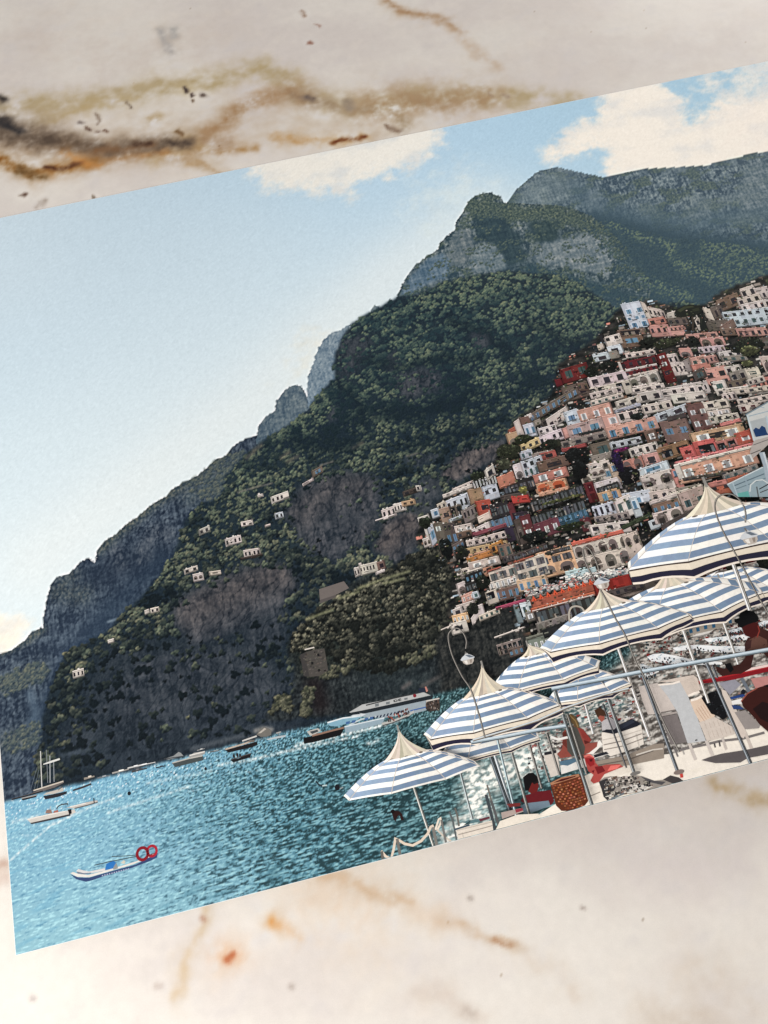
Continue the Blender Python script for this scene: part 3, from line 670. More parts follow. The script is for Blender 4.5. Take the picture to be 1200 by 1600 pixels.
def house(tag, x0, y0, x1, y1, h, col, rows="", label=None, name="printed_house", roof=None, tex=1):
    A, B = fr(tag, [(x0, y0), (x1, y1)]); hh = h / FR[tag][2] * 1.1
    q = np.array([A, B, B + (0, hh), A + (0, hh)]); wu = np.hypot(*(B - A)); base = PAL.get(col, col) if isinstance(col, str) else col
    g_ = sum(base) / 3; base = tuple(z * .76 + (g_ * 1.04 + d_) * .24 for z, d_ in zip(base, (8, 0, -4))); base = jit(base, 7); ink = Ink()
    n = max(2, int(wu / 7))
    for k in range(n):                                   # the wall, in slices of uneven tone, darker lower down
        c = shade(jit(base, 5), RND.uniform(.9, 1.06)); ink.poly(rect(q, k / n, 0, (k + 1) / n, .62), c); ink.poly(rect(q, k / n, .62, (k + 1) / n, 1), shade(c, RND.uniform(.88, .99)))
    if tex:
        ink.poly(rect(q, 0, 0, 1, min(.5, 1.3 / hh)), shade(base, 1.13), 1)                                  # sunlit parapet
        ink.poly(rect(q, 0, min(.5, 1.3 / hh), 1, min(.6, 2.1 / hh)), shade(base, .74), 1)
        e = RND.choice([0, 1]); w_ = min(.16, 2.2 / wu)
        ink.poly(rect(q, e * (1 - w_), 0, e * (1 - w_) + w_, 1), shade(base, RND.uniform(.62, .85)), 1)      # side turned from the light
        ink.poly(rect(q, 0, 1 - min(.4, 1.6 / hh), 1, 1), shade(base, .55), 1)
        for _ in range(int(wu * hh / 130)):
            s, t = RND.random() * .9, RND.random() * .85; ink.poly(rect(q, s, t, s + RND.uniform(.02, .1), t + RND.uniform(.05, .18)), shade(base, RND.uniform(.72, 1.1)), 1)
        for _ in range(int(wu / 16)):                    # balcony slabs and awnings
            s, t = RND.random() * .7, RND.uniform(.15, .9); l_ = RND.uniform(3, 10) / wu
            ink.poly(rect(q, s, t, min(1, s + l_), t + .9 / hh), shade(base, RND.choice([1.15, .5, .6])), 5); ink.poly(rect(q, s, t + .9 / hh, min(1, s + l_), t + 2.2 / hh), shade(base, RND.uniform(.55, .8)), 5)
        for _ in range(int(wu / 6)):                     # things on the roof terrace
            s = RND.random() * .94; ww = RND.uniform(.8, 3) / wu; hh2 = RND.uniform(.6, 2.4) / hh
            ink.poly(rect(q, s, -hh2, min(1, s + ww), .01), RND.choice([shade(base, .6), (60,62,58), shade(base, 1.1), (84,88,72), (225,220,212)]), 1)
    if roof: ink.poly(np.array([A + (-1, -.5), B + (1, -.5), B + (-1.5, -roof[1] / FR[tag][2]), A + (2, -roof[1] / FR[tag][2])]), PAL.get(roof[0], roof[0]) if isinstance(roof[0], str) else roof[0], 2)
    for r_ in rows.split():
        i = 0
        while r_[i].isdigit(): i += 1
        nw, st = int(r_[:i]), r_[i]; rest = r_[i + 1:]
        t0, t1 = (float(z) for z in rest.split('-')) if rest else (.28, .74)
        for k in range(nw):
            if RND.random() < .04 and nw > 3: continue
            fw_ = {'a': .72, 'D': .7, 'G': .74, 'o': .74}.get(st, .46); cw = 1 / nw; jx = RND.uniform(-.07, .07) * cw
            s0 = k * cw + cw * (1 - fw_) / 2 + jx; s1 = s0 + fw_ * cw
            s0, s1 = max(.01, s0), min(.99, s1); c = jit(WCOL[st], 10)
            if st in 'ao':
                ink.poly(arch(q, s0 - .02 * cw, t0 - .03, s1 + .02 * cw, t1), shade(base, 1.1), 2); ink.poly(arch(q, s0, t0, s1, t1), c, 3)
                ink.poly(rect(q, s0 + .12 * cw, t0 + (t1 - t0) * .5, s1 - .2 * cw, t1), shade(c, RND.uniform(.3, .7)), 4)
                ink.poly(rect(q, s0, t1 - .05, s1, t1), shade(base, .8), 4)
            else:
                if st in 'bdgw' and RND.random() < .55: ink.poly(rect(q, s0 - .05 * cw, t0 - .03, s1 + .05 * cw, t1 + .02), shade(base, 1.12), 2)
                ink.poly(rect(q, s0, t0, s1, t1), c, 3)
                if st in 'bgwG': ink.poly(rect(q, s0 + (s1 - s0) * RND.uniform(.35, .5), t0, s0 + (s1 - s0) * .6, t1), shade(c, .62), 4)
                if st == 'w': ink.poly(rect(q, s0 + .22 * (s1 - s0), t0 + .1 * (t1 - t0), s1 - .22 * (s1 - s0), t1), (150,150,152), 4)
                if st in 'DG':
                    for z in range(2): x = s0 + (s1 - s0) * RND.uniform(0, .75); ink.poly(rect(q, x, t0 + (t1 - t0) * RND.uniform(.2, .5), x + (s1 - s0) * .2, t1), jit(RND.choice([(120,122,124), (70,60,56), (90,104,112), (150,140,130)]), 10), 4)
                if st in 'dbwM' and RND.random() < .5 and t1 - t0 > .2:      # balcony rail under a window
                    ink.poly(rect(q, s0 - .12 * cw, t1 - .02, min(1, s1 + .12 * cw), t1 + min(.06, 1. / hh)), shade(base, .5), 4)
    ink.build(name, None, label)

HS = """B 885 90 1040 40 130 C 2d|B 640 210 870 120 140 N 2d|B 1040 80 1200 50 140 W 3d.5-.85|B 860 190 1100 125 100 C 3d|B 560 300 700 240 150 S 3d|B 900 250 1200 185 130 W 5d.2-.6|B 1180 60 1330 40 300 C 4d.1-.3 4d.4-.6 4d.7-.9|B 1180 330 1360 300 300 P 4d.1-.3 4d.5-.8
B 700 330 1200 275 190 B 6d.12-.32 6g.55-.8|B 540 430 770 400 120 S|B 690 480 830 390 100 N|B 500 270 590 300 140 C|B 130 340 230 310 90 W|B 130 390 340 375 95 S 3d|B 420 390 480 380 150 C 1d.2-.5|B 160 480 325 460 60 P 4d|B 160 530 320 515 60 P
B 0 370 115 360 100 K 1g|B 0 462 150 455 140 P 2d.2-.5|B 320 560 660 530 60 P 3d|B 470 600 720 580 110 P 2a.15-.9|B 450 695 730 670 75 L 5d|B 690 500 880 490 90 N 3d|B 850 500 1180 485 100 P 5d.3-.8|B 1100 600 1250 580 130 S 1a
B 660 745 910 710 80 W 3d|B 250 700 385 698 105 P 1a.4-.95|B 130 770 240 750 120 W 2d|B 690 790 960 770 70 G 3g|B 150 860 325 840 150 W 4d.3-.7|B 310 830 380 800 140 G|B 370 810 540 770 120 P 2g.3-.75|B 520 790 650 770 90 P 3d|B 640 860 800 840 40 C 4d|B 380 880 580 850 75 K|B 490 930 745 880 175 P 2d.28-.6 2d.8-1|B 730 900 900 870 95 W 2d|B 770 960 940 920 120 G 2d|B 930 920 1085 900 125 C 1g.3-.6|B 1100 790 1230 775 200 C 1a.3-.9|B 1200 1000 1420 970 300 K 4d.2-.4 4w.6-.85|B 600 1060 740 1030 110 W 1g|B 750 1060 960 1010 90 S 3d|B 930 1090 1130 1050 60 K 2d
B 400 960 520 900 110 k 1g|B 0 1140 550 1040 140 W 5d.3-.65|B 640 1140 1000 1090 70 W 4d|B 1130 1010 1210 1000 130 K 1d|B 960 1040 1140 990 70 C 3d|B 1000 1130 1180 1100 80 G 2a
A 1000 270 1170 300 120 C 4d.3-.7|A 725 245 935 205 300 B 0d 2b.25-.42 3b.55-.66 2b.78-.98|A 930 215 990 240 300 C 1d.3-.4|A 1005 400 1185 370 90 K 2d|A 1010 470 1190 455 140 P 3d.25-.6|A 675 515 965 490 80 N 1D.2-.8 |A 690 590 960 560 130 N 1b.2-.6|A 500 560 545 540 100 D|A 545 590 715 545 120 W 2d.15-.45|A 580 690 735 655 110 B 1d.3-.8|A 430 770 600 735 90 B 1d.4-.85|A 600 740 700 720 90 G|A 480 670 545 640 70 C
A 85 930 370 845 160 R 2g.2-.7|A 40 1035 115 1010 80 R|A 770 760 1080 710 60 C 4d|A 700 860 1100 770 90 R 5d.2-.8|A 690 850 720 845 100 W|A 700 940 1100 860 30 W|A 760 960 1100 880 70 R 5d.1-.8|A 760 1000 1110 920 30 W|A 790 1030 1110 940 120 W 3a.1-.85|A 810 1110 1120 1060 90 W 3d.1-.5|A 1085 775 1190 745 330 R 1w.08-.16 1w.3-.42 1d.58-.72|A 375 1020 770 935 130 L 3d.2-.7|A 380 1130 740 1050 90 C 4D.1-.8|A 730 1050 820 1030 150 C 1d.2-.4
A 100 1120 370 1045 160 S 2d.3-.7
C 300 335 800 40 90 S 9b.25-.8|C 290 330 330 310 50 W|C 790 0 910 0 90 N 2d|C 420 400 720 250 70 k 4d|C 85 490 165 445 50 T|C 60 530 185 495 150 t 1a.4-1|C 145 405 205 365 190 C 0d|C 200 370 300 340 110 N|C 240 440 355 410 140 B 2b|C 350 400 420 370 60 G|C 480 380 700 235 120 W 3d.45-.85|C 660 310 800 265 170 B 1b.3-.6|C 390 480 580 425 80 L 3d|C 390 570 650 470 110 L 4d.25-.7|C 640 480 730 450 110 P
C 800 290 1150 200 130 P 3w.35-.85|C 690 450 1070 355 150 (190,158,152) 2b.3-.7|C 1060 350 1230 320 190 P 1w.15-.5 1b.7-.95|C 820 525 1080 470 28 D|C 620 620 1110 500 70 G 4d|C 640 690 900 625 40 r|C 930 640 1145 590 130 S 1g.3-.9|C 940 760 1190 700 80 G|C 430 640 620 580 80 (58,60,50)|C 210 650 405 565 85 Y 3d.3-.7|C 200 720 330 690 90 B 2g|C 330 740 560 690 50 G|C 410 740 575 700 75 r 1d.3-.8|C 210 830 430 750 170 B 3d.15-.4 4g.55-.9|C 130 860 220 830 150 L 1a.5-.95
C 375 830 690 750 110 N 1d.35-.75|C 340 970 690 870 100 K 2w.2-.75|C 355 1060 690 990 100 O 2o.1-.9|C 0 980 130 930 120 P|C 20 1060 345 975 130 D 4G|C 400 1150 720 1075 40 O|C 820 870 1130 780 90 W 3d.4-.85|C 840 975 1060 920 80 C 2a.1-.95|C 1050 900 1190 880 110 C 1b.2-.7|C 0 1180 300 1130 60 k
D 430 60 770 0 60 W 3d|D 0 110 340 30 70 C 4d|D 0 190 340 100 60 C 5g|D 730 75 1190 20 80 W 5d.2-.7|D 490 110 740 65 110 W 2d.3-.8|D 260 200 500 130 90 C 2d|D 250 290 530 210 35 (168,174,188)|D 270 325 570 260 110 C 3d.1-.7|D 530 240 840 180 100 W 4d.25-.7|D 840 120 1200 80 110 W 2d.4-.7|D 660 340 1000 215 90 B 2d|D 720 410 1010 370 230 N 2b.35-.62|D 985 235 1200 200 300 (118,80,76) 2w.22-.38 2w.62-.8|D 800 360 1000 310 50 k
D 155 470 680 350 130 P 4b.3-.85|D 560 510 680 480 130 N 1w|D 205 620 530 550 75 B 4d|D 400 690 695 610 100 W 4d.25-.8|D 540 755 710 720 110 P 1d.3-.9|D 690 690 1020 590 140 (148,112,84) 2D.3-.8|D 320 825 535 760 115 K 2a.1-1|D 1030 540 1200 500 90 t 2w|D 930 680 1070 650 140 (204,88,82) 1d.3-.6|D 1060 640 1230 600 140 (204,88,82) 1D.3-.9|D 190 850 300 820 200 (205,178,156) 1b.1-.4|D 0 900 150 860 100 C 2a
D 500 905 810 805 110 B 1b.2-.5|D 515 980 850 890 200 C 2a.15-.6|D 830 910 910 890 200 K 1b.1-.4|D 40 1060 310 990 100 L 3D.1-.8|D 80 1140 300 1090 110 s 2b.1-.7|D 200 1180 620 1110 120 B 1b.5-.9|D 610 1140 900 1090 120 C 3d|D 900 1100 1160 1050 120 G 2d
E 700 90 1250 20 70 C 5d|E 640 130 800 100 100 W 3d|E 420 235 710 185 110 C 2d.25-.7|E 470 340 740 300 70 C 3w.2-.8|E 480 405 830 350 90 W 4d.2-.6|E 820 200 1260 120 70 C 5d|E 830 265 1260 185 110 C 4M.25-.75|E 1180 150 1400 110 130 K 3d|E 430 540 680 480 60 (92,50,46)|E 620 480 860 415 45 q|E 260 600 880 475 150 t 2w.25-.8 1d|E 150 775 305 735 130 (204,90,84) 1M.3-.6|E 300 700 560 650 170 (206,96,88) 1D.3-.85|E 565 700 800 640 100 K 2D.25-.95|E 780 600 975 550 150 (200,92,78) 1w.4-.7
E 110 985 1015 775 170 O 4w.3-.8|E 85 935 1020 700 40 q|E 80 965 1015 735 36 (222,210,200)|E 80 975 150 955 180 W|E 130 1150 600 1050 50 O|E 180 1120 700 1040 40 k 6d|E 640 1090 1050 950 70 G 4g|E 470 1195 1110 1020 160 (196,106,76) 5d.2-.55|E 0 1310 420 1190 140 C 3g|E 480 1180 700 1130 60 K
F 60 270 115 260 55 W 1d|F 0 400 50 400 55 t 1d|F 440 300 660 205 60 C 4d|F 340 360 690 230 40 W|F 80 600 200 560 50 W 2d|F 360 430 610 330 110 B 4d|F 280 460 370 420 70 C 2d|F 590 310 745 280 150 (184,150,122)|F 500 380 595 350 160 B 2d.2-.6|F 740 290 895 240 150 B 2d.3-.55|F 640 230 895 165 75 D 8w.1-1|F 900 190 1070 120 120 (206,132,102)|F 770 120 865 50 110 W 1d|F 215 520 300 490 90 B 1b|F 300 510 415 480 165 (170,145,122) 1d.3-.55|F 410 490 530 455 150 S 2D.1-.8|F 400 620 540 570 30 B
F 145 690 215 645 210 W|F 180 720 250 640 180 B 1b.3-.7|F 130 820 210 790 90 W 2a|F 235 655 335 640 330 S 1w.12-.25 1w.5-.65|F 335 665 465 640 230 k 3d.1-.3 2b.5-.8|F 540 530 690 450 130 G 4d.2-.6|F 670 440 830 410 160 (196,86,72) 1d.3-.6|F 700 600 830 540 70 C|F 460 690 650 650 110 C 2w|F 480 760 640 720 60 N 2d|F 640 730 830 640 90 W 4d|F 830 640 1050 570 110 (112,126,134) 5b.1-.9|F 640 770 1000 660 40 (150,76,84)|F 580 850 990 740 70 C 6d|F 430 890 560 820 120 S 3b.2-.7|F 570 930 1010 840 70 (196,166,118) 7d|F 820 900 960 830 90 (196,130,60) 2d|F 580 1000 850 930 70 O 2w|F 600 1070 920 1000 80 C 3d|F 900 900 1040 870 130 N 2g.2-.8|F 510 1150 770 1080 90 G 5d|F 750 1120 850 1080 100 O 1d|F 980 720 1080 690 140 (52,40,62)|F 820 480 1010 420 150 D 3G|F 1010 470 1070 440 170 M|F 1050 390 1230 370 75 (200,66,56)|F 1060 560 1220 540 120 (52,46,54) 2b|F 1070 720 1180 680 170 k 1a|F 1130 660 1220 640 180 M 2d
F 1060 1060 1240 1010 30 C|F 960 1020 1210 940 60 k 6d
G 60 600 175 570 230 M 1w.2-.35 1w.6-.75|G 0 640 70 610 250 k 1a|G 170 450 720 265 100 D 7G.1-.95|G 180 600 740 420 95 D 7G.1-.95|G 460 615 770 510 100 (50,84,108) 6b.12-.6|G 200 685 465 595 150 (108,54,64) 3w.35-.75|G 690 625 795 600 130 M 1a|G 735 245 835 222 200 R 1M.1-.45 1M.55-.95|G 845 240 1090 175 60 L|G 870 295 1095 220 70 D 3G|G 880 355 1105 290 100 s 2b.2-.9|G 820 500 1050 430 130 B 4d.15-.7|G 1040 430 1210 355 200 W 2g.25-.7|G 840 600 1200 540 70 G 5d|G 780 690 1200 640 110 W 3d.2-.55
G 1200 400 1280 380 200 B 1b.2-.6|H 190 700 490 560 40 (70,84,58)|H 470 650 600 600 90 B 1d.2-.6|H 500 480 780 400 110 N 4b.3-.85|H 480 440 760 350 40 C|H 510 570 810 490 110 C 2a.1-1|H 770 360 1030 270 190 (176,156,140) 2g.45-.8|H 380 190 480 170 60 W|H 600 690 1000 480 90 k
G 600 905 1200 765 130 C 5a.15-.9|G 610 1050 1210 910 160 C 4a.12-.85|G 600 900 1145 760 8 (214,200,190)|G 605 870 1140 730 40 (226,110,92)|G 1130 800 1290 740 280 C 2a.1-.4|G 230 985 600 890 240 s 1d.05-.15 3G.25-.5 2a.55-.9|G 0 1090 240 1010 230 C 3d.08-.4 3d.5-.85|G 0 1070 210 1000 14 T|G 540 1170 760 1120 60 e|G 350 960 590 900 40 k 6G|G 0 1000 350 870 60 k 8G
I 290 90 520 10 50 (200,130,70)|I 300 130 590 60 70 C 2w|I 230 190 310 170 60 C 1d|I 200 240 440 165 14 C|I 270 250 430 190 70 D 4b|I 190 320 275 290 110 W 1a.3-.9|I 270 330 380 290 80 D 2G|I 235 440 350 390 70 P 3w|I 340 405 400 390 60 B 1g|I 190 530 365 475 70 C 2d|I 155 570 245 535 70 W 1d|I 150 625 300 590 80 (226,176,132) 4w|I 130 700 285 660 95 W 1d.3-.7|I 50 752 160 705 12 C
I 720 130 1010 45 170 C 3G.12-.45 3G.6-.92|I 490 215 740 140 90 C 3G.3-.9|I 480 205 610 165 18 T|I 720 125 915 60 14 T|I 490 320 755 245 75 C 5w.2-.8|I 480 405 770 335 100 N 5b.25-.8|I 750 300 1030 240 100 (204,172,140) 4b.3-.85|I 460 410 560 375 110 C 1D.1-.6|I 330 650 430 510 60 W|I 385 530 440 510 120 W|I 400 625 590 545 50 C 4g|I 560 545 840 465 28 (186,74,104)|I 830 420 1010 370 60 G 5d|I 780 510 900 490 120 B 2g|I 830 600 920 570 80 G 1w|I 720 530 770 520 150 (120,136,140)
J 360 250 650 165 85 e|J 0 400 620 260 50 (196,190,184) 9d|J 560 240 980 190 45 (206,206,204) 8g|J 40 490 640 300 80 T 0d|J 620 330 985 230 110 (158,44,36)|J 40 560 640 400 34 (206,104,76)|J 75 600 640 440 110 D 5G.05-.95|J 60 580 640 425 10 W|J 90 700 420 600 100 G 5a.1-.9|J 960 240 1140 200 100 (36,44,54)|J 820 440 1200 340 90 (186,164,150) 1a 2g|J 740 400 1180 290 60 k 6d|J 0 850 260 790 130 (120,128,118) 5w|J 0 830 330 735 24 (126,128,112)|J 150 760 420 660 70 D
I 550 815 840 712 14 C|I 570 890 800 820 90 G 5D.2-.9|I 680 930 820 890 70 S 3b|I 900 960 1000 930 90 B 3g
K 340 780 580 710 60 G 4d|K 480 720 720 640 90 (150,60,46)|K 600 740 760 690 70 (60,66,50)|K 0 900 200 840 90 k|K 300 860 640 780 70 (120,64,58)|K 640 870 1130 745 230 (162,62,62) 5w.15-.45 4w.62-.92|K 610 800 1115 680 16 (140,28,44)|K 615 825 1120 700 50 C 5w|K 1110 560 1260 500 320 (52,54,46)|K 780 720 980 600 90 (70,70,60)"""
for tok in HS.replace("\n", "|").split("|"):
    w = tok.split()
    if len(w) < 7: continue
    col = w[6] if not w[6].startswith('(') else tuple(int(z) for z in w[6].strip('()').split(','))
    house(w[0], *(float(z) for z in w[1:6]), col, " ".join(r_ for r_ in w[7:] if r_[0] != '0'))
# ------------------------------------------------------------------ the marble table top
def axis(lo, hi, step, far):
    a = np.arange(lo, hi, step); ext = np.array([far * k for k in (.35, .6, 1.)]); return np.concatenate([lo - ext[::-1], a, hi + ext])
MS = 3.0
mu, mv = np.meshgrid(axis(-130, 1600, MS, 2600), axis(-570, 1475, MS, 2600))
_keep = (GU, GV, GW, GH, STEP)
def mstroke(pts, w, warp=7, k=1.0, w2=None, seed=0):
    """vein: a soft line with a wandering edge; w -> w2 is its half width along the way"""
    q_ = PP(pts); w2 = w if w2 is None else w2; out = np.zeros(mu.shape); m_ = 3 * max(w, w2) + 30
    sel = (mu > q_[:, 0].min() - m_) & (mu < q_[:, 0].max() + m_) & (mv > q_[:, 1].min() - m_) & (mv < q_[:, 1].max() + m_)
    X, Y = mu[sel], mv[sel]
    X = X + warp * fbm(mu[sel] / 34, mv[sel] / 34, 4, 201 + seed); Y = Y + warp * fbm(mu[sel] / 34, mv[sel] / 34, 4, 231 + seed)
    seg = np.hypot(*np.diff(q_, axis=0).T); cum = np.concatenate([[0], np.cumsum(seg)]); best = np.full(X.shape, 1e9)
    for i in range(len(q_) - 1):
        (ax, ay), (bx, by) = q_[i], q_[i + 1]
        t = np.clip(((X - ax) * (bx - ax) + (Y - ay) * (by - ay)) / (seg[i] ** 2 + 1e-9), 0, 1)
        ww = w + (w2 - w) * (cum[i] + t * seg[i]) / cum[-1]
        best = np.minimum(best, np.hypot(X - ax - t * (bx - ax), Y - ay - t * (by - ay)) / ww)
    out[sel] = np.exp(-best ** 2) * k
    return out
big_n = fbm(mu / 260, mv / 200, 4, 301); mid_n = fbm(mu / 60, mv / 46, 4, 305); sm_n = fbm(mu / 13, mv / 13, 3, 309)
MB = mix((235,227,217), (225,215,207), ss(-.3, .4, big_n))
MB = mix(MB, (238,228,216), ss(.1, .5, mid_n) * .25); MB = mix(MB, (214,206,204), ss(.15, .55, -mid_n) * .16)
haze = mstroke([(-120,175),(0,168),(120,160),(190,150),(250,136),(330,124),(400,108),(440,122),(480,150),(540,168),(600,165),(650,150),(720,150),(790,152),(900,160)], 30, 16, 1.0, 24)
MB = mix(MB, (186,164,120), np.clip(haze * (.66 + .95 * mid_n + .16 * sm_n), 0, .85))
inner = mstroke([(-20,215),(120,225),(250,200),(420,190),(560,195)], 60, 24, .42)
MB = mix(MB, (206,186,162), np.clip(inner * (.8 + 1.4 * mid_n), 0, .6))
def vein(pts, w, col, k=.9, w2=None, warp=8, seed=0, grain=.5):
    global MB
    big = w > 4.5; f_ = 1.55 if big else 1.2; w2 = w if w2 is None else w2
    if big: MB = mix(MB, np.asarray(col) * .45 + np.array((206,186,160)) * .55, np.clip(mstroke(pts, w * 2.9, warp * 2.2, k * .42, w2 * 2.9, seed + 3) * (.8 + 1.7 * mid_n + .3 * sm_n), 0, .7))
    s_ = mstroke(pts, w * f_, warp * (1.5 if big else 1.6), k, w2 * f_, seed); s_ = s_ * np.clip(.86 + 1.2 * grain * (.7 * sm_n + 1.6 * mid_n + .25 * fbm(mu / 7, mv / 7, 2, 333)), 0, 1.3)
    MB = mix(MB, col, np.clip(s_, 0, 1))
vein([(300,222),(322,210),(350,196),(370,172),(400,157),(440,146),(457,141),(474,152)], 10, (178,142,104), .85, 13, 7, 1)
vein([(272,232),(300,254),(345,270)], 9, (190,158,118), .6, 6, 10, 2); vein([(292,232),(340,236),(400,232)], 7, (176,132,76), .55, 5, 7, 3)
vein([(250,242),(290,222),(320,232)], 14, (196,168,110), .5, 8, 12, 4); vein([(460,146),(490,158),(540,170),(585,172)], 10, (150,122,92), .45, 8, 10, 5)
vein([(430,216),(500,222),(565,217)], 7, (196,150,92), .5, 7, 9, 6); vein([(520,222),(550,216),(568,214)], 4, (126,70,26), .95, 4, 6, 7)
vein([(60,190),(95,182),(150,160),(200,158)], 10, (190,166,120), .5, 8, 14, 8)
vein([(-60,206),(40,222),(150,238),(230,232),(300,226),(350,228)], 22, (164,128,92), .5, 12, 12, 48); vein([(60,272),(120,258),(200,244),(262,236)], 8, (178,116,52), .6, 6, 9, 49)
vein([(-60,200),(0,203),(30,212),(60,216),(100,224),(150,234),(190,232),(235,226),(290,224)], 20, (92,74,58), .92, 8, 9, 9, .35)
vein([(-60,180),(0,188),(20,196),(30,204)], 12, (48,42,40), .95, 7, 9, 10, .3); vein([(-60,150),(0,152),(6,156)], 7, (50,42,38), .95, 5, 6, 11, .3)
vein([(-60,252),(0,250),(25,260),(55,272),(85,264),(118,258),(142,252)], 9, (150,98,36), .85, 7, 9, 12); vein([(30,264),(55,274),(66,276)], 6, (112,80,36), .7, 5, 6, 13)
vein([(70,262),(90,264),(120,256),(130,255)], 4, (92,52,24), .9, 4, 5, 14); vein([(105,240),(130,250),(150,262)], 9, (206,140,70), .55, 5, 8, 15); vein([(150,236),(190,236),(240,226)], 9, (140,96,56), .55, 5, 8, 16)
vein([(212,224),(226,226),(234,224)], 5, (76,48,28), .9, 4, 5, 17)
for a, w_, c_ in (([(291,139),(293,142)], 3.4, (58,36,24)),([(298,147),(301,150)], 2.4, (72,48,34)),([(302,157),(303,160)], 2.2, (120,92,64)),([(318,149),(321,150)], 3.2, (66,42,28)),([(138,201),(142,202)], 2.6, (96,62,42)),([(149,204),(153,204)], 2.8, (96,62,42)),([(161,204),(164,206)], 2.4, (120,84,60)),([(124,192),(127,193)], 3, (66,44,34)),([(150,178),(153,190),(148,196)], 2.4, (132,104,80)),([(197,160),(205,168)], 3, (124,100,76)),([(275,206),(285,210)], 4, (130,92,48)),([(256,50),(262,70),(266,84)], 6, (176,172,168)),([(274,45),(270,60)], 5, (184,180,174)),([(35,304),(38,305)], 2.4, (104,72,52)),([(58,325),(72,314)], 4, (172,152,134)),([(145,304),(148,306)], 2, (130,108,84)),([(480,152),(488,156)], 5, (104,80,62)),([(543,160),(547,168)], 5, (150,130,106)),([(762,144),(770,150)], 3, (160,128,98)),([(786,151),(792,153)], 3, (160,128,98)),([(640,155),(660,160)], 6, (172,140,92)),([(618,172),(630,196)], 8, (176,146,104)),([(604,196),(622,204)], 3.5, (140,110,86)),([(472,20),(478,26)], 3, (178,146,122)),([(493,38),(498,40)], 2.6, (176,130,110)),([(484,66),(489,68)], 2.6, (168,118,96)),([(236,188),(246,184)], 6, (204,174,128))):
    vein(a, w_ * 1.1, tuple(z * .75 + 46 for z in c_), .8, None, 7, int(a[0][0]) % 17, .7)
vein([(585,-60),(604,2),(626,18),(664,26),(696,32),(714,48)], 9, (186,152,118), .75, 5, 8, 18); vein([(714,48),(740,78),(780,106)], 8, (206,180,154), .45, 6, 10, 19)
vein([(590,168),(640,158),(700,156),(760,152)], 24, (176,142,104), .55, 18, 16, 20, .9)
vein([(500,1366),(530,1372),(560,1386),(600,1400),(636,1408)], 6, (206,172,136), .62, 4, 8, 21); vein([(480,1330),(500,1372),(560,1420)], 34, (226,202,178), .4, 30, 18, 22)
vein([(690,1440),(720,1448),(780,1472),(806,1481)], 5, (208,182,156), .55, 3, 7, 23); vein([(770,1466),(800,1478)], 4, (186,148,118), .55, 3, 5, 24); vein([(640,1410),(690,1440)], 12, (226,206,186), .4, 10, 12, 30)
vein([(806,1481),(850,1502),(880,1530),(900,1545)], 8, (210,192,174), .28, 7, 12, 25); vein([(424,1442),(434,1446)], 5, (216,156,90), .8, 4, 4, 26); vein([(434,1446),(466,1464)], 6, (224,192,160), .5, 4, 6, 27)
vein([(356,1500),(362,1494),(365,1490)], 4.2, (168,72,34), .95, 3, 3, 28); vein([(350,1496),(368,1492)], 10, (216,160,116), .5, 9, 6, 29); vein([(322,1422),(323,1440),(310,1465),(296,1482),(291,1500),(284,1530),(280,1560)], 5, (214,192,164), .6, 5, 7, 31)
vein([(1120,1228),(1160,1240),(1210,1252)], 6, (190,162,120), .7, 6, 7, 32); vein([(1090,1520),(1140,1540),(1190,1560)], 16, (210,194,178), .25, 14, 14, 33); vein([(1020,1590),(1100,1600)], 12, (200,182,164), .3, 12, 10, 34)
vein([(1,1352),(8,1350)], 5, (190,158,142), .5, 4, 4, 35); vein([(0,1372),(6,1370)], 7, (206,180,166), .45, 6, 5, 36); vein([(52,1560),(54,1561)], 3.4, (190,178,172), .6, 3, 3, 37); vein([(246,1542),(252,1543)], 3.6, (204,190,180), .6, 3, 3, 38); vein([(455,1540),(458,1541)], 3.2, (180,166,156), .6, 3, 3, 39)
vein([(660,1545),(700,1560),(740,1590)], 10, (210,194,182), .3, 8, 12, 40); vein([(730,1582),(736,1586)], 6, (180,164,152), .4, 5, 5, 41); vein([(910,1418),(914,1419)], 2.4, (180,166,156), .7, 2, 2, 42); vein([(733,1402),(736,1403)], 3, (190,178,168), .7, 3, 2, 43); vein([(317,1434),(319,1436)], 3, (190,150,128), .7, 3, 2, 44)
vein([(980,1330),(1060,1350),(1150,1360)], 24, (216,206,206), .25, 26, 20, 45); vein([(880,60),(1000,90),(1150,70)], 40, (214,204,198), .35, 40, 24, 46); vein([(60,60),(200,90),(330,60)], 34, (214,200,190), .3, 30, 24, 47)
r = np.random.default_rng(77)                         # pin-head flecks
for _ in range(60):
    x_, y_ = r.uniform(-200, 1500), r.uniform(-420, 1330); i_, j_ = int(np.argmin(np.abs(mu[0] - x_))), int(np.argmin(np.abs(mv[:, 0] - y_))); MB[j_, i_] *= r.uniform(.84, .96) * np.array((1, .97, .93))
MB = MB + .6 * (MB - blur(MB, 2))
MB += (sm_n * 2.2 + mid_n * 2)[..., None]
mco = np.stack([mu * UNIT, (PH - mv) * UNIT, np.zeros_like(mu)], -1).reshape(-1, 3)
nh, nw = mu.shape; mi = np.arange(nh * nw).reshape(nh, nw)
mq = np.stack([mi[1:, :-1], mi[1:, 1:], mi[:-1, 1:], mi[:-1, :-1]], -1).reshape(-1, 4)
rim = np.concatenate([mi[0, :], mi[1:, -1], mi[-1, -2::-1], mi[-2:0:-1, 0]])
low = mco[rim] - np.array([0, 0, .03]); li = np.arange(len(rim)) + nh * nw
side = np.stack([rim, np.roll(rim, -1), np.roll(li, -1), li], -1)
m, nt, b = new_mat("veined_marble")
at_ = nt.nodes.new("ShaderNodeVertexColor"); at_.layer_name = "ink"; tc = nt.nodes.new("ShaderNodeTexCoord")
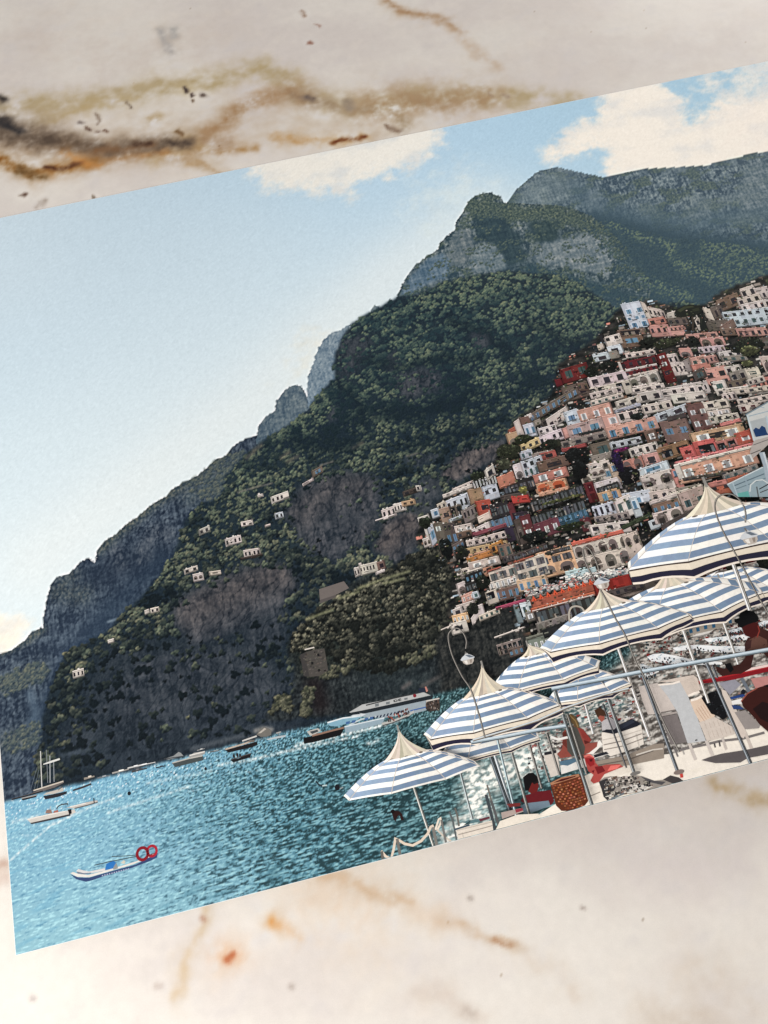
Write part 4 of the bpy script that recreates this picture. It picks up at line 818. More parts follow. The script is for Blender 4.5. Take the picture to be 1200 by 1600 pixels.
def nz(scale, detail, rough=.55):
    n = nt.nodes.new("ShaderNodeTexNoise"); n.inputs["Scale"].default_value = scale; n.inputs["Detail"].default_value = detail; n.inputs["Roughness"].default_value = rough
    nt.links.new(tc.outputs["Object"], n.inputs["Vector"]); return n
def mr(n, lo, hi, a=.3, c=.7):
    r_ = nt.nodes.new("ShaderNodeMapRange"); r_.inputs[1].default_value = a; r_.inputs[2].default_value = c; r_.inputs[3].default_value = lo; r_.inputs[4].default_value = hi
    nt.links.new(n.outputs["Fac"], r_.inputs[0]); return r_
g1, g2, g3 = mr(nz(2600, 3), .965, 1.03), mr(nz(260, 6, .65), .965, 1.03), mr(nz(40, 5), .98, 1.02)
mm = nt.nodes.new("ShaderNodeMath"); mm.operation = 'MULTIPLY'; nt.links.new(g1.outputs[0], mm.inputs[0]); nt.links.new(g2.outputs[0], mm.inputs[1])
m3 = nt.nodes.new("ShaderNodeMath"); m3.operation = 'MULTIPLY'; nt.links.new(mm.outputs[0], m3.inputs[0]); nt.links.new(g3.outputs[0], m3.inputs[1])
vs = nt.nodes.new("ShaderNodeVectorMath"); vs.operation = 'SCALE'; nt.links.new(at_.outputs["Color"], vs.inputs[0]); nt.links.new(m3.outputs[0], vs.inputs["Scale"])
nt.links.new(vs.outputs[0], b.inputs["Base Color"])
b.inputs["Roughness"].default_value = .36; b.inputs["Specular IOR Level"].default_value = .35
MC = lin(np.clip(MB, 0, 245)).reshape(-1, 3) * .80
marble = link("marble_table_top", mesh_np("marble_table_top", np.concatenate([mco, low]), np.concatenate([mq, side]), np.concatenate([MC, MC[rim]])), m)
marble["kind"] = "structure"; marble["label"] = "white marble table top with golden brown veins"
print("tris", sum(len(o.data.loop_triangles) if o.data.calc_loop_triangles() is None else 0 for o in bpy.data.objects if o.type == 'MESH'))
# ------------------------------------------------------------------ villas on the slope, watch tower, trees of the town
for tok in """Y 690 310 800 270 44 W 4d|Y 505 465 580 450 32 W 2d|Y 240 515 310 485 36 (188,180,172) 2d|Y 405 572 505 545 46 W 4d|Y 520 642 625 625 46 W 4d|Y 150 762 235 735 30 W 2d|Y 205 792 270 778 46 W 2a|Y 305 776 380 765 26 C|Y 610 296 645 286 20 W|Y 715 412 768 400 36 B 2d|Y 945 148 1012 112 44 S 1b|Y 890 228 960 188 18 W|Y 655 485 690 475 14 C|Y 500 690 640 660 14 k
a 455 596 525 576 42 W 3d|a 675 402 715 390 22 W|a 905 218 935 205 26 W|a 940 205 995 192 30 C 2d|X 520 318 635 275 80 W 3d.25-.7|X 620 268 720 240 72 W 4d|X 690 246 808 220 44 t 2d|X 470 400 640 345 12 W|X 700 160 850 110 44 k 2d|X 812 108 852 104 50 W 1d.2-.7|X 285 812 330 795 70 W 2d|X 325 768 352 762 60 W 1d|X 330 790 485 750 78 W 6d.25-.6|X 480 762 548 740 66 N 1d|X 470 845 550 815 24 W""".replace("\n", "|").split("|"):
    w = tok.split(); col = w[6] if not w[6].startswith('(') else tuple(int(z) for z in w[6].strip('()').split(','))
    house(w[0], *(float(z) for z in w[1:6]), col, " ".join(w[7:]), name="printed_villa")
def shape(name, parts, label=None, parent=None):
    """parts: (frame tag, kind, points, colour, order, width)"""
    ink = Ink()
    for p_ in parts:
        tag, kind, pts, col, s = p_[:5]
        q_ = fr(tag, pts)
        if kind == 'p': ink.poly(q_, col, s)
        elif kind == 'l': ink.line(q_, p_[5] / FR[tag][2], col, s, (p_[6] / FR[tag][2]) if len(p_) > 6 else None)
        elif kind == 'o': ink.disc(q_[0], p_[5] / FR[tag][2], p_[6] / FR[tag][2], col, s, 16, p_[7] if len(p_) > 7 else 0, len(ink.f))
        elif kind == 'r':
            c, r1, r2 = q_[0], p_[5] / FR[tag][2], p_[6] / FR[tag][2]
            t = np.linspace(0, 2 * np.pi, 25); ink.line(np.stack([c[0] + r1 * np.cos(t), c[1] + r1 * 1.05 * np.sin(t)], -1), r2, col, s)
    return ink.build(name, parent, label)
def speck(tag, poly, n, cols, w, h, s=3, seed=1):
    """many small marks inside a polygon"""
    r_ = random.Random(seed); q_ = fr(tag, poly); out = []; lo, hi = q_.min(0), q_.max(0)
    U_ = np.array([[r_.uniform(lo[0], hi[0]), r_.uniform(lo[1], hi[1])] for _ in range(n * 3)]); ok = inside(q_, U_[:, 0], U_[:, 1])
    for c in U_[ok][:n]:
        a, b2 = r_.uniform(.4, 1) * w, r_.uniform(.4, 1) * h; d = r_.uniform(-.4, .4) * a
        out.append((np.array([c + (-a, -b2 + d), c + (a, -b2), c + (a * .7, b2), c + (-a, b2 - d)]) , jit(r_.choice(cols), 8), s))
    return out
def add(ink, marks): ink.f += marks; return ink
def ink_of(parts):
    ink = Ink()
    for tag, kind, pts, col, s, *w in parts:
        q_ = fr(tag, pts)
        if kind == 'p': ink.poly(q_, col, s)
        else: ink.line(q_, w[0] / FR[tag][2], col, s, (w[1] / FR[tag][2]) if len(w) > 1 else None)
    return ink
shape("printed_stone_wall", [('Y','p',[(995,885),(1150,835),(1182,878),(1100,920),(1000,952)],(118,110,106),0), ('Y','p',[(1000,952),(1100,920),(1100,935),(1000,975)],(96,90,88),0)], "bare stone retaining wall on the mountain slope")
tw_ = ink_of([('Z','p',[(115,735),(150,718),(215,700),(268,694),(280,760),(292,832),(240,866),(180,872),(140,868),(128,800)],(84,80,76),0), ('Z','p',[(115,735),(150,718),(160,800),(175,872),(140,868),(128,800)],(70,67,66),1), ('Z','p',[(222,728),(236,726),(238,742),(225,744)],(30,30,32),3), ('Z','p',[(184,780),(198,778),(200,792),(187,794)],(30,30,32),3), ('Z','p',[(228,824),(240,822),(241,838),(230,840)],(30,30,32),3), ('Z','l',[(145,702),(205,688)],(220,212,202),2,7)])
add(tw_, speck('Z', [(120,738),(266,698),(288,830),(142,866)], 90, [(96,92,86),(74,70,68),(104,98,92)], 2.0, 1.0, 2, 3)); tw_.build("printed_watch_tower", None, "round stone watch tower on the bluff")
shape("printed_umbrella_pine", [('B','p',[(218,335),(235,305),(275,285),(320,262),(380,250),(440,256),(485,262),(505,290),(500,330),(470,345),(430,368),(380,378),(330,370),(290,385),(245,380),(222,365)],(34,38,32),0), ('B','p',[(250,310),(320,270),(400,262),(430,275),(340,290),(280,330)],(66,70,52),1), ('B','p',[(400,300),(470,280),(480,310),(420,325)],(54,58,44),1), ('B','l',[(405,370),(412,440),(410,530)],(70,62,54),0,22), ('B','l',[(350,370),(365,410),(372,450)],(60,54,48),0,12), ('B','l',[(420,425),(440,395),(450,375)],(60,54,48),0,10)], "dark umbrella pine on the ridge of the town")
shape("printed_cypress_tree", [('B','p',[(495,322),(510,350),(530,410),(560,480),(575,520),(540,532),(500,528),(485,480),(484,400)],(30,34,32),0), ('B','p',[(500,340),(512,380),(505,470),(492,420)],(48,52,44),1)], "dark cypress beside the umbrella pine")
for tag, c, rx, ry, col, lab in (('A',(600,890),110,50,(30,34,30),"dark garden trees under the white house"),('A',(420,950),70,60,(34,38,32),None),('A',(1020,640),110,55,(34,38,32),None),('B',(140,650),150,50,(58,62,46),None),('B',(400,630),70,60,(34,38,34),None),('B',(980,680),180,80,(40,44,36),"garden trees below the pink houses"),('B',(1000,730),110,60,(84,86,62),None),('B',(980,860),60,35,(92,94,66),None),('C',(800,760),120,90,(26,28,28),None),('C',(830,900),80,110,(24,26,26),None),('C',(520,640),90,50,(40,44,36),None),('C',(240,590),90,50,(48,54,38),None),('C',(90,720),120,90,(56,60,46),None),('C',(50,850),80,60,(74,76,62),None),('D',(500,350),75,40,(34,38,36),None),('D',(410,970),105,95,(22,22,26),"black shaded tree between the houses"),('D',(290,820),45,130,(40,28,58),"purple bougainvillea climbing down a wall"),('D',(330,700),80,18,(118,42,92),None),('F',(160,650),60,60,(40,46,36),None),('F',(380,920),60,110,(26,30,30),None),('F',(540,970),60,70,(40,42,36),None),('F',(700,170),70,40,(48,54,42),None),('G',(600,700),150,35,(44,50,34),None),('G',(230,800),120,50,(28,32,30),None),('G',(480,430),190,14,(84,88,58),None),('G',(640,385),90,14,(96,98,64),None),('G',(110,320),40,45,(128,124,74),None),('I',(440,310),60,60,(34,38,32),None),('I',(350,560),50,50,(44,46,40),None),('K',(680,730),45,30,(84,86,52),None),('K',(1140,700),50,170,(46,48,40),None),('H',(1160,1050),50,40,(60,64,44),None)):
    i_ = Ink(); c0 = fr(tag, [c])[0]; s_ = FR[tag][2]; r_ = random.Random(int(c[0] + c[1]))
    i_.disc(c0, rx / s_, ry / s_, shade(col, .8), 0, 26, .09, c[0])
    for _ in range(int(10 + rx * ry / 130)):
        a = r_.uniform(0, 6.28); k = math.sqrt(r_.random()); q_ = c0 + (k * rx / s_ * math.cos(a), k * ry / s_ * math.sin(a)); up_ = .85 - .45 * math.sin(a) * k
        i_.disc(q_, r_.uniform(.9, 2.3), r_.uniform(.8, 1.7), shade(col, up_ * r_.uniform(.6, 1.6)), 1 + r_.randint(0, 2), 8, .15, a)
    i_.build("printed_garden_tree", None, lab)

tc_ = Ink(); TOWN = [(660,830),(700,780),(790,700),(860,620),(930,540),(1000,480),(1080,490),(1200,440),(1200,640),(1130,740),(1000,860),(960,900),(860,960),(720,960),(690,900)]
add(tc_, speck('p', TOWN, 1500, [(44,44,44),(60,58,56),(176,162,152),(192,178,168),(150,138,128),(60,68,52),(88,94,66),(168,112,98),(36,38,38),(120,128,134)], 1.5, .8, 0, 51))
add(tc_, speck('p', TOWN, 500, [(52,58,46),(66,72,54),(38,42,38),(96,98,72)], 2.2, 1.5, 1, 52)); tc_.build("printed_balcony_clutter", None, "plants, railings and awnings on the town's terraces")["kind"] = "stuff"
# glazed terraces at the right edge of the picture
shape("printed_glass_terrace", [('E','p',[(920,390),(1200,230),(1420,180),(1420,700),(1010,690),(960,500)],(198,198,194),0), ('E','p',[(960,470),(1150,420),(1190,600),(1010,650)],(172,176,176),1), ('E','p',[(1000,570),(1030,540),(1070,560),(1100,518),(1140,540),(1160,600),(1185,625),(1030,652)],(32,62,104),2), ('E','l',[(910,395),(1200,228),(1420,170)],(120,136,144),3,14), ('E','l',[(915,378),(1200,212),(1420,150)],(50,56,62),3,6), ('E','l',[(932,395),(1012,695)],(196,204,206),3,22), ('E','l',[(1150,410),(1192,620)],(176,190,198),3,16), ('E','l',[(945,410),(1200,345),(1420,290)],(150,166,176),3,10), ('E','l',[(1080,300),(1130,310)],(150,166,176),3,9), ('E','p',[(1010,690),(1210,640),(1230,690),(1000,900),(960,830)],(176,168,162),1), ('E','l',[(1000,745),(1220,665)],(110,106,104),2,9), ('E','l',[(970,850),(1090,800)],(90,86,84),2,10)], "glazed roof terrace at the right edge of the picture")
shape("printed_glass_canopy", [('E','p',[(690,1200),(760,1170),(1100,1000),(1230,1010),(1300,1350),(800,1350)],(148,164,170),0), ('E','l',[(700,1205),(1110,1005)],(206,212,212),2,12), ('E','l',[(780,1220),(1130,1080)],(96,112,122),1,12), ('E','l',[(790,1262),(1150,1130)],(110,126,134),1,10), ('E','l',[(760,1180),(820,1350)],(172,186,192),2,14), ('E','l',[(900,1110),(970,1350)],(150,166,174),2,16), ('E','p',[(812,1310),(945,1280),(985,1350),(830,1350)],(104,164,158),1), ('E','l',[(960,1290),(970,1210),(1030,1160),(1110,1150),(1170,1190)],(206,210,208),3,14), ('E','l',[(1070,1260),(1180,1200)],(50,54,58),3,12), ('E','l',[(1080,1300),(1180,1260)],(70,72,74),3,10), ('E','l',[(1040,1230),(1060,1350)],(90,92,92),3,14), ('E','l',[(1100,830),(1150,990),(1180,1140),(1210,1350)],(164,174,182),2,62), ('E','l',[(1120,830),(1168,990),(1200,1140)],(196,202,206),3,20)], "glass canopy with a grey drain pipe at the right edge of the picture")
K_ = Ink(); add(K_, speck('J', [(0,390),(330,300),(620,230),(980,170),(1000,230),(640,280),(330,360),(0,450)], 260, [(236,230,222),(220,214,206),(120,116,112),(60,60,60),(190,120,110),(90,110,120)], 2.6, .9, 1, 9)); add(K_, speck('J', [(330,260),(620,220),(960,160),(970,200),(640,260),(340,300)], 60, [(240,234,226)], 3.4, 1.1, 2, 10)); K_.build("printed_cafe_terrace", None, "cafe terrace with white tables and sunshades above the red roof")
K_ = Ink()
for k in range(9):
    c = fr('J', [(75 + 66 * k, 466 - 19 * k)])[0]; K_.poly(np.array([c + (-3.4, 4), c + (0, -4.2), c + (3.6, 3.6)]), (214,96,66), 0); K_.poly(np.array([c + (-1, 3.2), c + (0, 0), c + (1.2, 3.2)]), (110,36,28), 1)
K_.build("printed_roof_dormer", None, "row of small dormers along the long red roof")

# ------------------------------------------------------------------ boats
shape("printed_ferry", [('S','p',[(428,316),(530,256),(1010,160),(1062,184),(540,302),(450,322)],(184,184,182),0), ('S','p',[(445,318),(540,300),(1080,184),(1082,200),(1070,214),(560,324),(450,338)],(40,46,52),1), ('S','p',[(450,338),(560,322),(1060,214),(1032,300),(950,322),(690,362),(520,350)],(158,168,174),0), ('S','p',[(258,402),(450,346),(524,352),(470,388),(330,426),(280,424)],(134,170,186),0), ('S','l',[(258,398),(380,362),(520,345)],(222,226,226),1,9), ('S','p',[(440,345),(500,322),(560,330),(520,352)],(206,210,212),1), ('S','l',[(905,305),(1028,276)],(70,104,160),2,8), ('S','l',[(560,262),(780,206),(985,162)],(60,62,64),1,8), ('S','o',[(940,187)],(130,44,52),2,12,12), ('S','p',[(970,130),(1020,125),(1018,160),(975,165)],(44,50,66),1), ('S','p',[(1018,118),(1030,115),(1044,150),(1030,160)],(196,140,128),1),
  ('S','p',[(630,252),(660,246),(660,268),(632,274)],(120,124,126),2), ('S','p',[(715,238),(745,232),(745,250),(717,256)],(120,124,126),2), ('S','p',[(858,206),(884,201),(884,216),(860,221)],(120,124,126),2)]
  + [('S','l',q_,(30,30,34),3,5) for q_ in ([(776,220),(780,238)],[(790,216),(779,229),(794,235)],[(797,234),(801,215),(808,231)],[(813,212),(816,229)],[(820,212),(831,210),(832,226),(822,228),(820,212)])], "white passenger ferry under the cliff")
sp_ = ink_of([('S','p',[(392,432),(640,376),(704,362),(692,402),(480,460),(400,476)],(150,168,178),0), ('S','l',[(392,430),(640,374),(704,360)],(210,216,218),1,8), ('S','l',[(430,415),(520,372),(640,348)],(196,204,206),1,10)]
  + [('S','p',[(x,362 - .2 * (x - 550)),(x + 30,356 - .2 * (x - 550)),(x + 26,376 - .2 * (x - 550)),(x - 4,382 - .2 * (x - 550))],(72,104,150),2) for x in (405,450,550,590)] + [('S','p',[(x,372 - .22 * (x - 600)),(x + 9,352 - .22 * (x - 600)),(x + 20,350 - .22 * (x - 600)),(x + 12,371 - .22 * (x - 600))],(34,44,70),2) for x in range(610, 850, 27)])
sp_.build("printed_tour_boat", None, "grey hulled excursion boat in front of the ferry")
sp_ = ink_of([('S','p',[(680,400),(760,380),(880,336),(932,300),(934,320),(880,354),(760,406),(692,422)],(186,184,178),0), ('S','l',[(690,420),(765,400),(884,350)],(80,80,82),1,7)]); add(sp_, speck('S', [(690,392),(740,340),(890,285),(895,330),(760,385)], 46, [(40,40,44),(90,60,52),(160,90,80),(210,206,200)], 1.1, 1.8, 2, 4)); sp_.build("printed_passenger_dinghy", None, "long inflatable boat full of people beside the ferry")
shape("printed_black_launch", [('S','p',[(72,516),(200,490),(392,438),(362,496),(150,550),(76,562)],(26,24,26),0), ('S','p',[(98,466),(186,440),(208,462),(140,500),(122,498)],(190,186,180),1), ('S','p',[(120,468),(180,452),(190,466),(140,486)],(70,76,80),2), ('S','l',[(140,500),(300,458),(388,436)],(150,120,104),1,12)], "black hulled wooden launch with a white cabin")
sp_ = ink_of([('S','p',[(1026,232),(1100,208),(1134,216),(1136,300),(1050,312),(1026,290)],(70,62,58),0), ('S','l',[(1028,230),(1132,208)],(206,200,192),1,9)]); add(sp_, speck('S', [(1030,235),(1130,215),(1134,300),(1030,300)], 30, [(36,34,34),(150,140,130),(100,80,70)], 1.2, 1.4, 2, 5)); sp_.build("printed_moored_boat", None, "small brown boat moored at the quay")
shape("printed_long_boat", [('W','p',[(704,286),(800,262),(930,226),(938,248),(900,266),(724,306)],(36,32,33),0), ('W','l',[(704,282),(820,248),(900,222)],(196,180,164),1,9), ('W','l',[(826,222),(930,186)],(206,202,196),1,9), ('W','l',[(872,190),(880,232)],(110,106,104),1,4), ('W','p',[(850,232),(880,214),(915,214),(912,230)],(120,112,106),1)], "long dark wooden boat below the cliff")
shape("printed_rowing_boat", [('W','p',[(738,358),(800,346),(892,308),(884,340),(762,376)],(34,32,34),0), ('W','o',[(765,330)],(40,34,34),1,7,12), ('W','o',[(790,322)],(48,38,36),1,7,13), ('W','o',[(810,324)],(40,36,36),1,6,11), ('W','l',[(746,356),(888,312)],(90,78,72),1,5)], "small dark boat with three people aboard")
shape("printed_motor_cruiser", [('W','p',[(318,382),(440,350),(542,330),(546,360),(346,410)],(78,84,84),0), ('W','p',[(438,332),(480,306),(558,294),(556,316),(462,346)],(160,158,154),1), ('W','l',[(446,326),(556,298)],(222,218,210),2,7), ('W','l',[(322,380),(440,348),(540,328)],(190,186,178),1,7)], "grey motor cruiser near the shore")
shape("printed_speed_boat", [('W','p',[(258,352),(330,330),(368,300),(384,308),(404,330),(300,356)],(150,152,152),0), ('W','l',[(262,352),(400,332)],(70,74,78),1,6)], "pale speed boat against the dark cliff")
shape("printed_speed_boat", [('W','p',[(1000,208),(1070,190),(1142,178),(1136,192),(1012,216)],(186,192,194),0), ('W','l',[(1070,166),(1105,156)],(170,168,164),1,8), ('W','l',[(1086,164),(1092,188)],(120,120,120),1,4)], "white speed boat close to the bluff")
shape("printed_shore_rock", [('W','p',[(928,176),(950,145),(985,124),(1012,132),(1036,150),(1034,178),(1005,190),(960,192)],(120,116,110),0), ('W','p',[(940,168),(985,128),(1000,135),(960,165)],(190,182,172),1)], "pale rock at the waterline")
for tag, p0, p1, w_, c_, lab in (('W',(30,444),(140,418),11,(64,62,64),None),('W',(0,418),(200,374),7,(214,212,208),"row of pale boats moored along the shore"),('W',(0,432),(120,402),6,(70,72,76),None),('W',(204,414),(276,400),8,(46,50,56),None),('W',(500,290),(556,276),6,(150,150,148),None),('W',(595,300),(660,292),9,(104,106,106),None),('V',(720,366),(810,344),16,(150,142,132),None),('V',(835,360),(940,336),10,(120,122,124),None),('V',(960,318),(1100,284),12,(170,166,160),None),('V',(1130,304),(1210,284),16,(78,78,80),None),('V',(1100,272),(1210,245),8,(206,204,200),None)):
    shape("printed_moored_boat", [(tag,'l',[p0,((p0[0]+p1[0])/2,(p0[1]+p1[1])/2),p1],c_,0,w_,w_*.6), (tag,'l',[(p0[0]*.6+p1[0]*.4,p0[1]*.6+p1[1]*.4-w_*.5),(p0[0]*.3+p1[0]*.7,p0[1]*.3+p1[1]*.7-w_*.5)],shade(c_,1.5),1,w_*.7)], lab)
shape("printed_inflatable_boat", [('V','p',[(238,712),(300,690),(400,672),(560,640),(640,626),(650,652),(600,676),(420,716),(272,748)],(206,200,192),0), ('V','p',[(262,742),(420,706),(606,664),(604,680),(420,722),(274,752)],(66,64,68),1), ('V','p',[(392,660),(400,632),(440,626),(450,660)],(150,120,108),2), ('V','p',[(458,655),(465,640),(500,630),(502,650)],(176,112,98),2), ('V','l',[(488,622),(500,600),(530,584),(582,578),(580,592)],(74,66,64),2,8), ('V','p',[(582,628),(612,622),(616,660),(594,668)],(30,28,32),2), ('V','l',[(240,712),(400,674),(560,642)],(232,226,218),2,7), ('V','l',[(430,625),(436,600)],(200,196,190),2,4)], "cream inflatable boat with a folded canopy and a black outboard engine")
shape("printed_inflatable_boat", [('V','p',[(570,610),(740,566),(832,548),(840,562),(760,590),(640,620)],(198,190,182),0), ('V','l',[(640,618),(760,588),(838,564)],(96,90,90),1,7), ('V','l',[(803,530),(808,575)],(50,48,52),2,7), ('V','l',[(600,604),(740,572)],(232,228,222),1,6)], "pale inflatable boat behind the cream one")
shape("printed_sailing_boat", [('V','p',[(100,536),(200,510),(270,492),(400,430),(545,380),(550,398),(470,440),(370,470),(240,512),(110,544)],(116,108,104),0), ('V','l',[(290,466),(400,432),(545,386)],(206,196,182),1,9), ('V','l',[(105,542),(240,508),(370,470)],(40,38,42),1,9), ('V','l',[(350,130),(356,300),(362,440)],(206,204,200),2,7), ('V','l',[(400,120),(412,400)],(140,144,150),2,4), ('V','l',[(430,168),(432,400)],(176,178,180),2,6), ('V','l',[(462,220),(466,392)],(160,164,168),2,5), ('V','p',[(370,240),(440,212),(512,190),(516,204),(440,230),(376,246)],(222,220,214),3), ('V','l',[(320,270),(266,460)],(120,130,140),2,2.5), ('V','l',[(336,290),(298,452)],(120,130,140),2,2.5), ('V','l',[(345,330),(322,446)],(110,120,130),2,2.5)], "moored sailing boats with bare masts")
shape("printed_fishing_boat", [('V','p',[(374,514),(480,492),(576,472),(572,494),(500,520),(392,542)],(48,48,54),0), ('V','p',[(370,506),(400,484),(480,462),(540,440),(548,470),(470,492)],(196,188,178),1), ('V','l',[(500,462),(540,432)],(90,88,90),2,5)], "dark fishing boat beside the masts")
shape("printed_moored_boat", [('V','p',[(186,538),(320,506),(312,522),(200,550)],(44,44,50),0), ('V','l',[(190,532),(318,504)],(170,164,156),1,7)]); shape("printed_moored_boat", [('V','p',[(620,460),(700,432),(780,402),(786,416),(700,450),(630,470)],(66,58,60),0)], "slim dark boat on the glittering water")
shape("printed_buoy", [('V','o',[(1105,490)],(30,36,44),0,13,14)], "black buoy on the water"); shape("printed_buoy", [('W','o',[(562,422)],(34,36,42),0,8,10)], "black buoy nearer the shore")
shape("printed_catamaran_boat", [('U','p',[(180,484),(200,465),(240,478),(300,490),(450,458),(452,482),(320,505),(250,512),(192,504)],(214,210,208),0), ('U','p',[(185,490),(250,505),(320,500),(320,508),(250,515),(192,506)],(120,124,140),1), ('U','p',[(124,506),(150,494),(200,512),(290,522),(420,490),(560,450),(740,395),(880,335),(936,306),(932,328),(720,420),(540,474),(300,544),(190,540)],(226,220,212),2), ('U','p',[(122,514),(150,528),(200,546),(300,548),(540,480),(740,424),(940,316),(936,358),(880,388),(700,456),(420,540),(330,572),(272,586),(180,562)],(58,76,118),3), ('U','p',[(450,476),(462,420),(500,400),(532,392),(552,410),(522,462)],(50,120,186),4), ('U','p',[(522,462),(552,408),(572,460),(530,474)],(150,152,150),4), ('U','p',[(595,410),(625,384),(640,392),(634,420)],(206,200,184),4), ('U','r',[(800,324)],(140,28,42),4,42,22), ('U','r',[(888,298)],(176,42,58),4,36,19), ('U','p',[(840,345),(900,320),(920,318),(850,352)],(120,34,40),4), ('U','l',[(512,350),(620,346),(750,336)],(74,84,84),3,5), ('U','l',[(350,432),(500,396),(740,350)],(70,80,82),3,6), ('U','l',[(896,238),(898,262)],(90,80,84),4,4)]
  + [('U','p',[(x,524 - .26 * (x - 420)),(x + 12,521 - .26 * (x - 420)),(x + 13,533 - .26 * (x - 420)),(x + 1,536 - .26 * (x - 420))],(170,176,196),4) for x in range(420, 680, 22)], "white and blue twin hulled rescue rowing boat with two red life rings")
shape("printed_swimmer", [('T','p',[(520,548),(535,538),(548,548),(575,550),(595,570),(604,606),(588,608),(576,572),(562,586),(552,614),(540,604),(532,570)],(48,26,24),0), ('T','p',[(522,546),(536,537),(548,546),(544,562),(530,566)],(24,16,18),1)], "dark haired person standing in the water")
shape("printed_swimmer", [('T','o',[(188,402)],(30,30,36),0,13,16), ('T','l',[(205,410),(225,400)],(150,160,160),1,7)], "head of a swimmer in the sea"); shape("printed_swimmer", [('T','l',[(55,362),(72,384),(95,392)],(44,54,62),0,8), ('T','l',[(95,392),(125,388)],(190,206,206),0,7)], "swimmer with one arm raised"); shape("printed_swimmer", [('R','o',[(585,352)],(190,60,66),0,18,14)], "swimmer in a red cap")

# ------------------------------------------------------------------ beach, terrace deck, loungers
LP = [(228,230,232),(198,206,212),(240,238,232),(120,110,104),(60,56,56),(150,60,54),(70,100,110)]
bi = Ink()
add(bi, speck('L', [(0,640),(120,500),(300,470),(500,520),(980,420),(1200,420),(1200,700),(0,900)], 520, [(56,52,52),(40,40,44),(120,108,100),(176,166,156),(206,198,188),(130,50,46),(60,90,96),(84,70,64)], 2.6, 1.5, 0, 12)); bi.build("printed_beach_crowd", None, "crowd of bathers among sunshades on the beach")["kind"] = "stuff"
for q_, lab in (([(590,592),(760,572),(965,552),(1200,520),(1200,570),(980,602),(830,612),(640,624)],"far row of white beach sunshades"), ([(300,676),(400,655),(520,648),(720,660),(975,660),(1200,640),(1200,690),(990,712),(760,722),(480,696),(330,706)],"middle row of white beach sunshades"), ([(60,760),(120,735),(200,728),(340,752),(490,790),(760,808),(770,832),(420,838),(240,822),(100,800)],"near row of white beach sunshades"), ([(0,826),(60,840),(130,872),(160,900),(60,960),(0,950)],None), ([(800,520),(950,490),(960,520),(830,540)],None), ([(1000,470),(1200,420),(1200,460),(1010,500)],None)):
    bi = ink_of([('L','p',q_,(232,232,231),0)]); add(bi, speck('L', q_, 60, [(196,206,212),(214,218,220),(248,246,242),(178,186,192)], 3.0, .8, 1, len(q_))); add(bi, speck('L', [(x_, y_ + 26) for x_, y_ in q_], 60, [(44,42,44),(70,60,58),(120,60,54),(60,80,90)], 1.3, 1.6, 2, 7 + len(q_))); bi.build("printed_sunshade_row", None, lab)
shape("printed_beach_tent", [('L','p',[(486,572),(545,530),(602,498),(686,508),(640,540),(560,560)],(226,220,212),0), ('L','p',[(486,572),(560,560),(640,540),(640,552),(560,574),(490,582)],(150,146,142),1)], "white tent roof on the beach")
shape("printed_beach_house", [('L','p',[(440,500),(560,470),(700,440),(800,402),(872,388),(884,440),(660,516),(462,560)],(170,160,148),0)] + [('L','p',[(x,y),(x+30,y-7),(x+36,y+30),(x+6,y+37)],(52,100,132),1) for x, y in ((455,505),(520,490),(592,468),(668,455),(770,428),(822,414))] + [('L','l',[(436,500),(560,468),(700,436),(872,384)],(90,84,78),1,10)], "low beach house with blue shutters behind the parasols")
w_ = Ink(); add(w_, speck('N', [(420,480),(700,380),(1000,300),(1100,330),(1000,640),(760,640),(560,680)], 150, [(236,234,228),(216,216,214),(120,126,130),(60,60,64),(150,70,64),(190,186,180)], 3.4, 1.4, 0, 21)); add(w_, speck('N', [(120,360),(700,220),(880,260),(700,380),(360,480)], 130, [(64,92,96),(190,206,204),(110,136,138),(50,46,46)], 2.6, .8, 0, 22)); add(w_, speck('N', [(0,640),(360,560),(420,900),(60,1100),(0,1000)], 120, [(226,222,214),(120,114,110),(60,56,58),(150,90,84),(196,190,182)], 2.4, 1.8, 0, 23)); w_.build("printed_bathing_platform", None, "busy bathing platform behind the railing")
shape("printed_terrace_deck", [('p','p',[(800,1288),(1000,1226),(1300,1140),(1300,1215),(800,1345)],(228,219,206),0), ('p','p',[(1210,1100),(1300,1070),(1950,880),(1950,1060),(1250,1210)],(226,217,204),0), ('p','p',[(890,1222),(930,1205),(1000,1186),(1010,1240),(880,1275)],(222,212,199),0), ('p','p',[(779,1312),(800,1290),(830,1280),(868,1256),(920,1228),(985,1206),(1000,1188),(1060,1176),(1130,1150),(1200,1112),(1300,1085),(1300,1200),(1200,1220),(1000,1270),(780,1330)],(232,223,210),0), ('O','p',[(0,960),(190,900),(420,870),(760,850),(1200,760),(1200,1080),(600,1200),(300,1300),(0,1360)],(230,221,209),1), ('N','p',[(600,1240),(700,1200),(760,1330),(640,1370)],(226,216,203),1), ('N','l',[(610,1285),(705,1245)],(150,140,130),2,7)], "pale stone terrace in the foreground")
